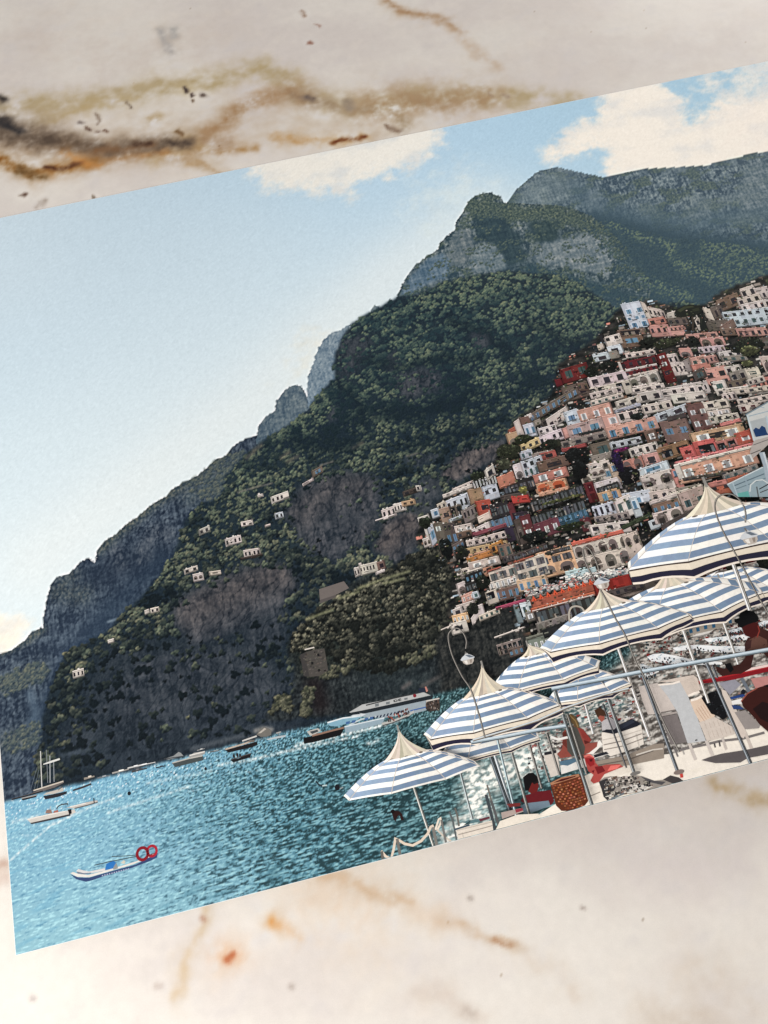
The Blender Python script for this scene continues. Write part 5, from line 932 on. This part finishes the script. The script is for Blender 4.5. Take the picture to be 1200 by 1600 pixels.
rk_ = ink_of([('N','p',[(690,1150),(740,1110),(800,1098),(950,1108),(1010,1085),(1100,1098),(1210,1140),(1300,1130),(1380,1100),(1450,1120),(1500,1150),(1200,1225),(900,1275),(775,1330),(735,1290),(715,1220)],(150,142,134),0), ('N','p',[(690,1150),(760,1120),(830,1130),(860,1180),(820,1260),(770,1325),(735,1290),(715,1215)],(58,56,58),1), ('N','p',[(750,1150),(800,1125),(850,1145),(840,1185),(770,1180)],(134,130,126),2), ('N','p',[(1080,1100),(1210,1140),(1320,1150),(1280,1180),(1150,1150)],(84,82,84),1), ('N','p',[(1290,1130),(1360,1090),(1440,1110),(1490,1150),(1380,1165)],(70,66,66),1), ('N','p',[(900,1200),(1080,1180),(1200,1190),(1100,1240),(930,1262)],(206,200,192),1), ('N','p',[(800,1300),(900,1240),(940,1262),(800,1325)],(110,118,122),2)])
add(rk_, speck('N', [(720,1160),(820,1105),(1000,1095),(1200,1150),(1180,1220),(900,1268),(770,1320)], 150, [(60,58,58),(90,86,82),(190,182,172),(120,96,84),(216,208,198),(40,40,42)], 2.6, 1.5, 3, 31)); rk_.build("printed_terrace_rock", None, "rough rocks at the lower edge of the picture")
shape("printed_sun_lounger", [('O','p',[(-20,258),(160,225),(250,330),(330,478),(200,512),(70,522),(20,400)],(200,189,181),0), ('O','l',[(190,505),(330,478)],(120,112,108),1,10), ('O','p',[(185,545),(340,515),(440,780),(285,802),(240,680)],(126,118,116),0), ('O','l',[(190,530),(342,500)],(170,160,154),1,16), ('O','l',[(330,860),(620,800),(740,770),(960,745),(1160,690)],(120,114,112),0,18), ('O','l',[(310,815),(350,915)],(120,114,112),0,14), ('O','l',[(375,800),(410,895)],(170,164,158),0,12)], "cream reclining lounger behind the white chair")
shape("printed_wicker_armchair", [('O','p',[(165,215),(330,180),(495,150),(532,180),(562,290),(440,342),(372,212)],(212,198,186),0), ('O','p',[(165,240),(370,214),(440,340),(530,545),(612,768),(440,790),(345,500),(250,345)],(190,190,190),1), ('O','p',[(370,214),(495,172),(550,290),(440,345)],(204,190,178),2), ('O','p',[(462,392),(560,350),(700,520),(690,545),(555,592),(505,500)],(216,194,174),2), ('O','p',[(548,594),(690,542),(855,632),(875,706),(740,745),(622,772)],(204,192,181),2), ('O','p',[(755,282),(800,300),(900,480),(990,690),(965,745),(880,700),(830,560),(785,420)],(206,193,182),2), ('O','l',[(165,244),(300,232),(368,212)],(238,226,214),3,15), ('O','l',[(445,348),(500,325),(552,308)],(240,228,216),3,18), ('O','l',[(470,390),(525,375),(575,348)],(240,228,216),3,18), ('O','l',[(455,790),(515,946)],(196,186,178),1,24), ('O','l',[(615,765),(688,938)],(200,190,182),1,26), ('O','l',[(765,735),(802,850)],(190,180,172),1,20), ('O','l',[(980,690),(1040,842)],(196,184,174),1,24), ('O','l',[(690,790),(700,830)],(80,76,76),1,12), ('O','l',[(735,770),(745,820)],(80,76,76),1,12)]
  + [('O','l',[(520 + 22*k, 470 - 14*k),(600 + 18*k, 585 - 16*k)],(190,160,140),3,5) for k in range(6)] + [('O','l',[(600 + 40*k, 600 - 8*k),(655 + 38*k, 745 - 10*k)],(186,172,160),3,4) for k in range(6)] + [('O','p',[(510,758),(530,752),(534,764),(512,768)],(60,58,60),4)], "white wicker armchair on the terrace")
shape("printed_chair_shadow", [('O','p',[(570,948),(660,915),(760,888),(1000,850),(1200,806),(1200,892),(1000,930),(935,970),(700,976)],(96,90,90),0)], "dark shadow of the armchair on the terrace")
tw_ = ink_of([('O','p',[(568,364),(640,318),(700,300),(735,312),(770,410),(812,540),(772,570),(720,535),(660,512)],(24,24,27),0)]); add(tw_, speck('O', [(580,365),(720,310),(800,540),(660,505)], 36, [(60,62,66),(12,12,14),(44,46,50)], 1.6, 1.0, 1, 33)); tw_.build("printed_black_towel", None, "black towel over the armchair")
shape("printed_red_bench", [('O','p',[(540,206),(660,182),(860,146),(1200,72),(1300,50),(1300,90),(1200,118),(870,196),(550,236)],(134,30,38),0), ('O','p',[(540,206),(860,146),(1200,72),(1200,82),(860,158),(545,218)],(170,46,50),1), ('O','p',[(730,226),(880,192),(940,240),(836,340)],(150,148,156),0), ('O','l',[(945,182),(985,250),(1020,320)],(110,116,124),1,28), ('O','p',[(1030,185),(1200,160),(1200,240),(1080,284)],(186,134,128),0), ('O','p',[(720,170),(1200,80),(1200,50),(900,110)],(232,208,200),0), ('O','p',[(836,360),(960,330),(985,350),(850,380)],(44,72,128),1), ('O','p',[(850,432),(930,440),(970,472),(870,472)],(50,70,116),1), ('O','p',[(850,395),(950,370),(960,420),(860,430)],(226,222,218),0), ('O','p',[(940,300),(960,282),(985,300),(975,330),(940,325)],(30,32,40),1), ('O','p',[(880,500),(980,480),(1120,620),(1110,650),(980,660)],(150,142,138),0)], "red slatted bench beam behind the man in the cap")
shape("printed_person", [('L','p',[(944,486),(985,464),(1060,438),(1102,448),(1118,490),(1150,502),(1200,520),(1300,560),(1300,860),(1200,780),(1130,706),(1060,742),(1032,868),(940,920),(860,926),(762,942),(716,900),(704,852),(780,872),(868,850),(935,822),(980,772),(975,640),(1002,584),(1030,580),(980,562),(960,520)],(66,38,34),0), ('L','p',[(944,486),(1060,438),(1102,448),(1110,500),(1070,590),(1030,580),(980,562),(960,520)],(74,27,26),1), ('L','p',[(1020,600),(1100,560),(1180,600),(1200,700),(1100,690),(1000,700)],(104,74,64),1), ('L','p',[(990,620),(1040,600),(1030,680),(985,700)],(70,44,42),2), ('O','p',[(940,392),(1000,322),(1100,270),(1200,240),(1300,300),(1300,800),(1200,690),(1120,620),(1020,502),(960,450)],(64,32,28),0), ('O','p',[(1050,470),(1140,400),(1200,420),(1260,620),(1200,600),(1120,560)],(40,24,24),1), ('L','p',[(786,832),(840,818),(872,878),(842,912),(802,866)],(22,20,22),2), ('O','p',[(1150,252),(1200,238),(1300,250),(1300,330),(1200,270)],(20,20,22),1), ('O','l',[(940,400),(1000,325),(1090,275)],(150,84,70),2,9), ('L','l',[(1100,470),(1112,520),(1090,580)],(140,60,52),2,10)], "bare chested man in a black cap resting on the railing")
shape("printed_cap", [('L','p',[(876,412),(925,400),(920,372),(945,345),(1000,326),(1062,340),(1100,384),(1106,430),(1060,440),(985,466),(946,490),(914,478),(908,450),(880,436)],(16,16,18),0)], "black cap of the man", bpy.data.objects.get("printed_person"))
shape("printed_sun_lounger", [('N','p',[(715,690),(900,650),(1086,618),(1112,800),(960,860),(800,912),(730,870)],(224,215,204),0), ('N','l',[(735,806),(900,770),(1092,700)],(150,140,132),1,9), ('N','l',[(740,850),(920,815),(1105,745)],(150,140,132),1,8), ('N','l',[(725,760),(900,725),(1088,665)],(196,186,176),1,7), ('N','p',[(650,960),(930,908),(1200,800),(1300,790),(1300,930),(1000,990),(690,1030)],(150,138,126),0), ('N','l',[(660,1000),(960,945),(1200,860)],(110,100,92),1,9), ('N','l',[(1040,900),(1200,850),(1290,840)],(206,198,188),1,10), ('N','l',[(1040,700),(1070,830)],(200,192,182),1,14)], "white slatted sun lounger on a wooden platform")
shape("printed_sun_lounger", [('N','p',[(330,1000),(470,960),(640,905),(770,868),(782,892),(660,930),(600,1000),(340,1080)],(220,216,210),0), ('N','p',[(320,962),(460,930),(505,950),(400,1000),(332,992)],(88,116,134),1), ('N','p',[(640,902),(760,868),(784,888),(650,926)],(40,42,48),1), ('N','p',[(540,890),(700,760),(725,800),(640,890)],(232,226,218),0), ('N','p',[(170,900),(300,870),(330,1080),(240,1110)],(206,196,186),0), ('N','l',[(180,890),(290,868)],(40,40,46),1,22)], "white sun lounger with a blue cushion")
shape("printed_person", [('N','p',[(380,660),(440,622),(500,640),(545,662),(622,760),(600,790),(680,778),(672,822),(600,880),(548,900),(440,912),(410,918),(330,930),(298,890),(340,850),(352,800),(350,690)],(146,80,70),0), ('N','p',[(384,664),(440,622),(490,650),(562,830),(552,895),(440,912),(396,860)],(86,84,78),1), ('N','p',[(350,690),(382,680),(394,840),(352,800)],(110,56,48),1), ('N','p',[(500,645),(545,662),(622,760),(590,790),(540,740)],(140,62,56),2), ('N','p',[(548,760),(610,780),(560,800)],(96,40,36),2)], "woman in a grey swimsuit sitting on a lounger")
shape("printed_hair", [('N','p',[(386,532),(430,516),(470,540),(500,600),(510,650),(470,640),(440,600),(400,590)],(104,84,56),0), ('N','l',[(420,530),(470,580),(495,640)],(150,124,84),1,9)], "long light brown hair", bpy.data.objects.get("printed_person.001"))
shape("printed_person", [('N','p',[(680,552),(700,530),(746,540),(742,572),(790,545),(872,600),(884,650),(720,672),(716,600)],(186,182,182),0), ('N','p',[(680,552),(700,530),(746,540),(740,572),(716,592)],(160,92,78),1), ('N','p',[(648,482),(700,454),(756,498),(772,536),(742,532),(700,530),(682,552),(664,520)],(78,54,40),2), ('N','p',[(790,550),(868,602),(880,648),(820,655)],(150,146,148),1)], "man with brown hair and a grey shirt sitting on a lounger")
shape("printed_dark_towel", [('N','p',[(718,684),(760,660),(830,664),(880,618),(1000,562),(1086,608),(1050,632),(900,682),(830,704)],(38,40,50),0), ('N','p',[(880,622),(1000,570),(1030,590),(900,660)],(54,58,70),1)], "dark towel over the lounger back")
shape("printed_person", [('N','p',[(548,906),(600,888),(646,920),(658,970),(690,1008),(760,990),(880,984),(918,1010),(860,1032),(742,1080),(694,1150),(640,1168),(612,1140),(640,1084),(590,1050),(570,990)],(172,80,74),0), ('N','p',[(560,930),(640,925),(650,990),(610,1010),(575,970)],(150,44,46),1), ('N','p',[(650,1010),(720,1000),(750,1050),(680,1080)],(120,36,40),1), ('N','p',[(800,1000),(900,990),(860,1028),(770,1050)],(226,120,112),1), ('N','p',[(600,940),(632,938),(628,960),(606,962)],(84,24,28),2), ('N','p',[(620,1050),(650,1040),(640,1070)],(110,30,36),2), ('N','p',[(548,906),(600,888),(646,920),(640,930),(600,905),(556,925)],(216,120,110),1)], "sunburnt man lying on his front")
shape("printed_person", [('N','p',[(60,1160),(122,1150),(128,1200),(112,1242),(160,1238),(240,1228),(272,1330),(240,1372),(0,1352),(-40,1330),(-10,1280),(60,1262),(30,1240)],(104,32,38),0), ('N','p',[(60,1160),(122,1150),(128,1200),(110,1240),(60,1265),(32,1240)],(110,38,36),1), ('N','p',[(-20,1110),(30,1070),(75,1066),(112,1100),(122,1142),(64,1160),(32,1234),(0,1226)],(22,19,20),2), ('N','p',[(70,1158),(122,1138),(126,1158),(84,1174)],(34,26,26),3)], "man in sunglasses seen from behind at the lower edge")
shape("printed_cushion", [('N','p',[(0,1352),(220,1326),(238,1372),(120,1420),(-10,1455),(-40,1380)],(116,132,144),0)], "blue grey cushion under the man in sunglasses")
bk = ink_of([('N','p',[(234,1162),(300,1125),(420,1095),(502,1078),(532,1104),(560,1220),(592,1330),(560,1372),(480,1404),(400,1424),(340,1422),(290,1372),(262,1270)],(98,50,32),0), ('N','p',[(234,1162),(340,1110),(502,1076),(510,1100),(380,1140),(246,1182)],(176,128,98),2), ('N','p',[(262,1160),(340,1124),(480,1092),(470,1104),(350,1144)],(86,34,30),3)])
for j in range(11):                                       # woven rows, light and dark by turns
    a_, c_ = (252 + j * 8, 1188 + j * 21), (522 + j * 6.5, 1112 + j * 24)
    for i in range(12):
        t0_, t1_ = i / 12, (i + .78) / 12; sg1, sg2 = 60 * t0_ * (1 - t0_), 60 * t1_ * (1 - t1_)
        if j > 8 and (i < 2 or i > 9): continue
        bk.line(fr('N', [(a_[0] + (c_[0] - a_[0]) * t0_, a_[1] + (c_[1] - a_[1]) * t0_ + sg1), (a_[0] + (c_[0] - a_[0]) * t1_, a_[1] + (c_[1] - a_[1]) * t1_ + sg2)]), RND.uniform(8, 14) / 6, jit((168,104,74) if (i + j) % 2 else (112,60,40), 26), 1)
bk.build("printed_wicker_basket", None, "brown wicker basket standing by the railing")

# ------------------------------------------------------------------ striped parasols
def parasol(apex, cu_, vtop, R, drop, e, rv, val, bands, phase=0., n=8, light=0., label=None, tint=(127,146,169), span=(0., 2.), pole=None):
    au, av = P(*apex); ribs = [phase + 2 * math.pi * k / n for k in range(n + 1)]
    def pt(r_, th): return np.array([cu_ + R * r_ * math.cos(th), vtop + drop * ((r_ - rv) / (1 - rv)) ** 1.42 + e * R * r_ * math.sin(th)])
    CREAM = (250,245,237); ink = Ink(); order = sorted(range(n), key=lambda k: math.sin((ribs[k] + ribs[k + 1]) / 2))
    for z, k in enumerate(order):
        t0, t1 = ribs[k], ribs[k + 1]; mid = (t0 + t1) / 2; front = math.sin(mid)
        f_ = (.975 if k % 2 else 1.02) - .06 * math.cos(mid) + .02 * front; wash = max(0, -math.cos(mid)) ** 2 * light
        R0, R1 = rv, 1.0; nb = bands * 2
        for b_ in range(nb + 1):
            ra, rb = R0 + (R1 - R0) * b_ / (nb + .35), R0 + (R1 - R0) * min(nb + .35, b_ + 1) / (nb + .35)
            c = CREAM if b_ % 2 == 0 else tuple(tint[i] * (1 - wash) + (206,220,236)[i] * wash for i in range(3))
            M_ = 4; up_, dn = [], []
            for m_ in range(M_ + 1):
                s = m_ / M_; sag = 4 * s * (1 - s)
                a_ = pt(ra, t0) * (1 - s) + pt(ra, t1) * s + (0, -.035 * R * e * 4 * sag * ra * (1 if front > 0 else -1) * .5); b2 = pt(rb, t0) * (1 - s) + pt(rb, t1) * s + (0, -.035 * R * e * 4 * sag * rb * (1 if front > 0 else -1) * .5)
                up_.append(a_); dn.append(b2)
            for m_ in range(M_):
                q_ = np.array([up_[m_], up_[m_ + 1], dn[m_ + 1], dn[m_]])
                a2 = np.sum(q_[:, 0] * np.roll(q_[:, 1], -1) - np.roll(q_[:, 0], -1) * q_[:, 1])
                if a2 > -0.05: continue
                ink.poly(q_, shade(jit(c, 3), f_ * (1.045 - .085 * b_ / nb) * (1.0 + .022 * (m_ - 1.5))), z)
        if front > -.1:
            ink.line(np.array([pt(rv + (1 - rv) * z_ / 6, t0) for z_ in range(7)]), .9, (206,196,186), 10)
        if front > -.25 and val > 0:
            M_ = 6; bands_v = [(0., .10, (70,58,54)), (.10, .48, (226,214,196)), (.48, .86, (44,42,62)), (.86, 1., (236,224,210))]
            for a0, a1, c in bands_v:
                for m_ in range(M_):
                    q_ = []
                    for s, a_ in ((m_ / M_, a0), ((m_ + 1) / M_, a0), ((m_ + 1) / M_, a1), (m_ / M_, a1)):
                        sag = 4 * s * (1 - s); p0 = pt(1, t0) * (1 - s) + pt(1, t1) * s + (0, -.07 * R * e * sag)
                        vh = val * max(.05, min(1, math.sin(t0 + (t1 - t0) * s) * 1.7 + .2)); q_.append(p0 + (0, vh * a_ * (1 - .24 * sag)))
                    ink.poly(np.array(q_), shade(c, 1 - .06 * math.cos(mid)), 9)
    o = ink.build("printed_parasol", None, label)
    v_ = Ink(); bu0, bu1 = pt(rv * 1.18, math.pi), pt(rv * 1.18, 0); vy = vtop + e * R * rv * 1.0
    prof = lambda s: s ** 1.9                                              # flared like a tent peak
    N_ = 9; H_ = 8
    for i in range(N_):
        s0, s1 = i / N_, (i + 1) / N_; c = jit((222,210,192), 10); c = shade(c, (1.08, .92, 1.04, .86, 1.0, .94, 1.05, .88, .98)[i])
        for h_ in range(H_):
            q_ = []
            for s, hh in ((s0, h_ / H_), (s1, h_ / H_), (s1, (h_ + 1) / H_), (s0, (h_ + 1) / H_)):
                w_ = (bu1[0] - bu0[0]) * (.035 + .965 * prof(hh)); cx = au * (1 - hh) + (bu0[0] + bu1[0]) / 2 * hh
                yy = av * (1 - hh) + (vy - 2 + (1 - (2 * s - 1) ** 2) * e * R * rv * .9) * hh; q_.append((cx - w_ / 2 + w_ * s, yy))
            v_.poly(np.array(q_), c, 0)
    for i in range(3): a_ = pt(rv * 1.15, math.pi * (.25 + .25 * i)); v_.disc(a_ + (0, -1.2), R * .03, 1.3, (120,108,98), 1, 8)
    v_.line(np.array([(au, av - R * .05), (au, av + R * .05)]), R * .026, (150,146,140), 2)
    v_.build("printed_parasol_vent", o, "peaked cream vent cap of the parasol")
    return o
def pole(name, p0, p1, w_, col, label=None, parent=None, hi=True):
    a, b2 = PP([p0, p1]); i_ = Ink().line(np.array([a, (a + b2) / 2, b2]), w_, col, 0)
    if hi: i_.line(np.array([a, b2]) + (-w_ * .22, 0), w_ * .26, shade(col, 1.55), 1).line(np.array([a, b2]) + (w_ * .04, 0), w_ * .2, shade(col, .6), 1).line(np.array([a, b2]) + (w_ * .38, 0), w_ * .24, shade(col, .42), 1)
    return i_.build(name, parent, label)
parasol((1120,905), 1035, 898, 100, 34, .13, .16, 15, 4, .2, label="parasol at the right partly behind the pole")
parasol((1037,886), 953, 899, 128, 36, .16, .21, 17, 4, .35, label="second parasol of the row, below the largest one")
pole("printed_parasol_pole", (1058,968), (1104,1100), 4.4, (214,206,196), "white parasol pole crossing the railing at the right")
pole("printed_parasol_pole", (1122,960), (1150,1040), 4, (206,198,188), "thin white pole at the right")
pole("printed_parasol_pole", (955,990), (1012,1152), 4.6, (206,198,190), "white parasol pole standing behind the railing")
parasol((890,1018), 792, 986, 62, 30, .12, .17, 9, 4, .3, label="small far parasol behind the railing")
parasol((822,1008), 740, 948, 84, 34, .12, .24, 9, 4, .5, label="parasol between the two larger ones of the row")
pole("printed_parasol_pole", (905,1075), (925,1148), 3.6, (206,204,198), "pole of the small far parasol")
parasol((1098,757), 1056, 808, 166, 52, .085, .25, 27, 4, .42, light=.35, label="largest parasol, at the right edge with navy and cream valance")
parasol((935,918), 855, 907, 113, 38, .10, .26, 17, 4, .25, light=.45, label="blue and white striped parasol in the middle of the row")
pole("printed_parasol_pole", (757,1130), (805,1282), 3.8, (176,188,196), "pole of the near parasol by the railing")
o_ = parasol((712,1120), 640, 1020, 76, 34, .10, .2, 6, 4, .4, label="parasol half hidden behind the near one")
parasol((752,1040), 655, 983, 99, 37, .11, .265, 17, 4, .3, light=.4, label="striped parasol with a dark navy valance near the steel railing")
pole("printed_parasol_pole", (717,1200), (738,1280), 3.0, (150,156,156), "thin pole standing in the swash")
pole("printed_parasol_pole", (646,1228), (678,1324), 3.6, (160,158,152), "pole of the lowest parasol")
parasol((622,1140), 531, 1037, 97, 34, .10, .255, 0, 4, .32, light=.5, label="lowest striped parasol standing over the sea")
pole("printed_parasol_pole", (1127,842), (1168,956), 6.2, (206,200,192), "thick white pole of the largest parasol")

# ------------------------------------------------------------------ steel railing, ropes, street lamps
STEEL = (164,178,186)
def rail(pts, w_, col, label, name="printed_railing"):
    q_ = PP(pts); i_ = Ink().line(q_, w_, col, 0).line(q_ + (0, -w_ * .22), w_ * .35, (206,216,222), 1).line(q_ + (0, w_ * .36), w_ * .28, shade(col, .55), 1)
    return i_.build(name, None, label)
for a, b2, w_, c_, lab in (((1003,1055),(1058,1206),6.5,(104,108,112),"steel post beside the white armchair"), ((1103,1037),(1172,1194),7,(110,114,118),"steel post in front of the man"), ((938,1066),(988,1208),7,(120,122,122),"steel post before the slatted lounger"), ((865,1080),(923,1259),7,(116,120,120),"steel post at the wicker basket"), ((886,1116),(916,1210),5,(150,146,140),None), ((760,1164),(803,1284),8,(92,98,102),"dark double post at the end of the railing"), ((776,1157),(806,1279),4.6,(150,164,172),None), ((794,1158),(830,1284),5.6,(132,132,128),"post left of the man in sunglasses"), ((823,1150),(846,1232),4.4,(122,118,114),None), ((836,1150),(858,1222),4.2,(122,118,114),None), ((854,1146),(874,1212),4.6,(120,116,112),None), ((1112,1040),(1120,1060),4,(96,98,102),None), ((941,1100),(978,1200),3,(90,90,92),None)):
    o_ = pole("printed_railing_post", a, b2, w_ * .68, c_, lab)
rail([(735,1161.5),(790,1152),(840,1142),(882,1136)], 5.4, STEEL, "lower steel hand rail")
rail([(738,1158),(790,1143),(840,1127),(882,1108),(940,1088),(980,1078)], 3.4, (176,166,154), "thin rail behind the hand rail")
rail([(860,1078.5),(940,1063.5),(1000,1052),(1100,1034.5),(1200,1017),(1300,999)], 5.8, STEEL, "long steel hand rail in front of the terrace")
shape("printed_railing_foot", [('R','o',[(960,868)],(176,170,162),0,36,16)], "round foot of a railing post"); shape("printed_railing_foot", [('N','o',[(1020,1075)],(120,116,112),0,44,14)]); shape("printed_railing_foot", [('O','o',[(360,1060)],(130,116,110),0,44,18), ('O','p',[(368,1078),(396,1074),(400,1110),(372,1114)],(190,70,62),1)])
shape("printed_ladder", [('R','l',[(715,610),(760,780),(802,950)],(70,76,80),0,24), ('R','l',[(762,665),(800,780),(834,900)],(96,96,96),0,20), ('R','l',[(725,520),(765,670)],(120,112,104),0,12), ('R','l',[(372,770),(405,860),(440,1035)],(96,100,100),0,13), ('R','l',[(425,735),(445,800),(462,905)],(110,106,100),0,14)], "dark steel bathing ladder at the water")
for k_, s_ in enumerate([('T','l',[(462,798),(490,832),(525,844),(540,790),(552,716),(570,730),(610,754),(660,764),(712,736),(752,692),(772,648),(790,640)],(220,204,186),2,13), ('T','l',[(800,655),(850,704),(905,744)],(206,194,180),2,9), ('T','l',[(800,668),(822,600),(832,588),(836,620),(815,664)],(226,214,198),2,10), ('T','l',[(466,800),(474,858)],(110,106,100),1,14), ('T','l',[(562,722),(582,830)],(120,116,110),1,15), ('T','l',[(786,650),(810,770)],(130,126,120),1,15), ('T','l',[(838,604),(868,754)],(120,118,114),1,11), ('N','l',[(230,735),(300,760),(390,740)],(226,222,216),2,18)]):
    shape("printed_rope" if s_[5] in (13, 9, 10, 18) and s_[0] + str(s_[4]) != "T1" else "printed_rope_post", [s_], "cream rope sagging between short posts at the water" if k_ == 0 else None)
shape("printed_sun_lounger", [('R','p',[(432,935),(600,895),(770,852),(784,952),(600,1000),(456,1042)],(220,209,196),0), ('R','l',[(456,985),(600,948),(775,900)],(160,150,140),1,7), ('R','l',[(440,945),(600,908),(770,866)],(190,180,168),1,8), ('R','p',[(484,868),(640,838),(662,862),(500,900),(560,886)],(96,124,128),1), ('R','l',[(420,938),(560,895)],(60,80,94),1,12), ('R','p',[(648,840),(745,815),(752,832),(660,862)],(104,56,66),1), ('R','l',[(490,965),(512,1030)],(200,190,178),1,12)], "white lounger frame at the lower edge of the picture")
shape("printed_deck_edge", [('R','p',[(800,940),(1140,860),(1200,830),(1200,790),(1000,800),(840,860)],(226,216,202),0), ('R','p',[(850,780),(1030,740),(1060,770),(860,840)],(176,160,152),0), ('R','p',[(980,752),(1050,738),(1054,762),(990,782)],(150,60,70),1), ('R','p',[(900,700),(1030,690),(1030,720),(930,730)],(120,52,50),1)], "edge of the pale terrace at the lower railing")
def lamp(pts, lan, w_, label, col=(88,84,80), s=1.0):
    q_ = PP(pts); t = np.linspace(0, len(q_) - 1, len(q_) * 5); k = np.clip(t.astype(int), 0, len(q_) - 2); f_ = (t - k)[:, None]
    pm = np.vstack([q_[:1] * 2 - q_[1:2], q_, q_[-1:] * 2 - q_[-2:-1]])
    sm = .5 * (2 * pm[k + 1] + (pm[k + 2] - pm[k]) * f_ + (2 * pm[k] - 5 * pm[k + 1] + 4 * pm[k + 2] - pm[k + 3]) * f_ ** 2 + (-pm[k] + 3 * pm[k + 1] - 3 * pm[k + 2] + pm[k + 3]) * f_ ** 3)
    i_ = Ink().line(sm, w_, col, 0).line(sm + (-w_ * .2, 0), w_ * .32, (176,170,162), 1); o = i_.build("printed_street_lamp", None, label)
    if lan:
        c = PP([lan])[0]; l_ = Ink()
        l_.line(np.array([c + (-1 * s, -15 * s), c + (0, -8 * s)]), 2.4 * s, (120,116,112), 1).disc(c + (0, -9 * s), 3.4 * s, 3.2 * s, (190,188,186), 1, 10)
        l_.poly(np.array([c + (-14 * s, -1.5 * s), c + (-9 * s, -6 * s), c + (-3 * s, -9 * s), c + (4 * s, -9 * s), c + (10 * s, -5 * s), c + (14 * s, -1 * s), c + (12 * s, 1 * s), c + (-12 * s, 1 * s)]), (206,208,210), 2)
        l_.poly(np.array([c + (-3 * s, -8 * s), c + (4 * s, -8 * s), c + (13 * s, -1 * s), c + (4 * s, -2 * s)]), (110,118,128), 3)
        l_.poly(np.array([c + (-11 * s, 1 * s), c + (11.5 * s, 1 * s), c + (10.5 * s, 6 * s), c + (6 * s, 10.5 * s), c + (-5 * s, 10.5 * s), c + (-10 * s, 6 * s)]), (190,180,170), 2)
        l_.poly(np.array([c + (-8 * s, 2 * s), c + (-2 * s, 2 * s), c + (-2 * s, 9 * s), c + (-6 * s, 8 * s)]), (232,226,218), 3).poly(np.array([c + (3 * s, 2 * s), c + (8 * s, 2 * s), c + (6 * s, 8 * s), c + (3 * s, 9 * s)]), (150,138,128), 3)
        l_.build("printed_lantern", o, "glass lantern hanging from the curved lamp post")
    return o
lamp([(1200,968),(1178,930),(1160,895),(1142,862),(1127,835),(1116,808),(1114,790),(1122,778),(1140,776),(1154,787),(1161,803),(1161,820)], (1167,843), 2.6, "tall curved lamp post at the right edge", s=1.0)
lamp([(1058,1176),(1030,1122),(1005,1062),(990,1035),(975,997),(958,967),(943,937),(926,908),(913,882),(909,865),(912,858),(920,863),(929,880),(934,896)], (938,914), 2.4, "curved lamp post in front of the middle parasol", s=.86)
lamp([(757,1155),(748,1120),(735,1080),(721,1058),(706,1026),(700,1000),(703,989),(713,984),(722,990),(728,1003),(727,1016)], (730,1032), 2.2, "curved lamp post left of the parasols", s=.72)
lamp([(888,975),(887,962),(890,953),(897,950),(906,952),(911,958)], None, 2.4, "small arched lamp bracket over the middle parasol", col=(190,180,166))
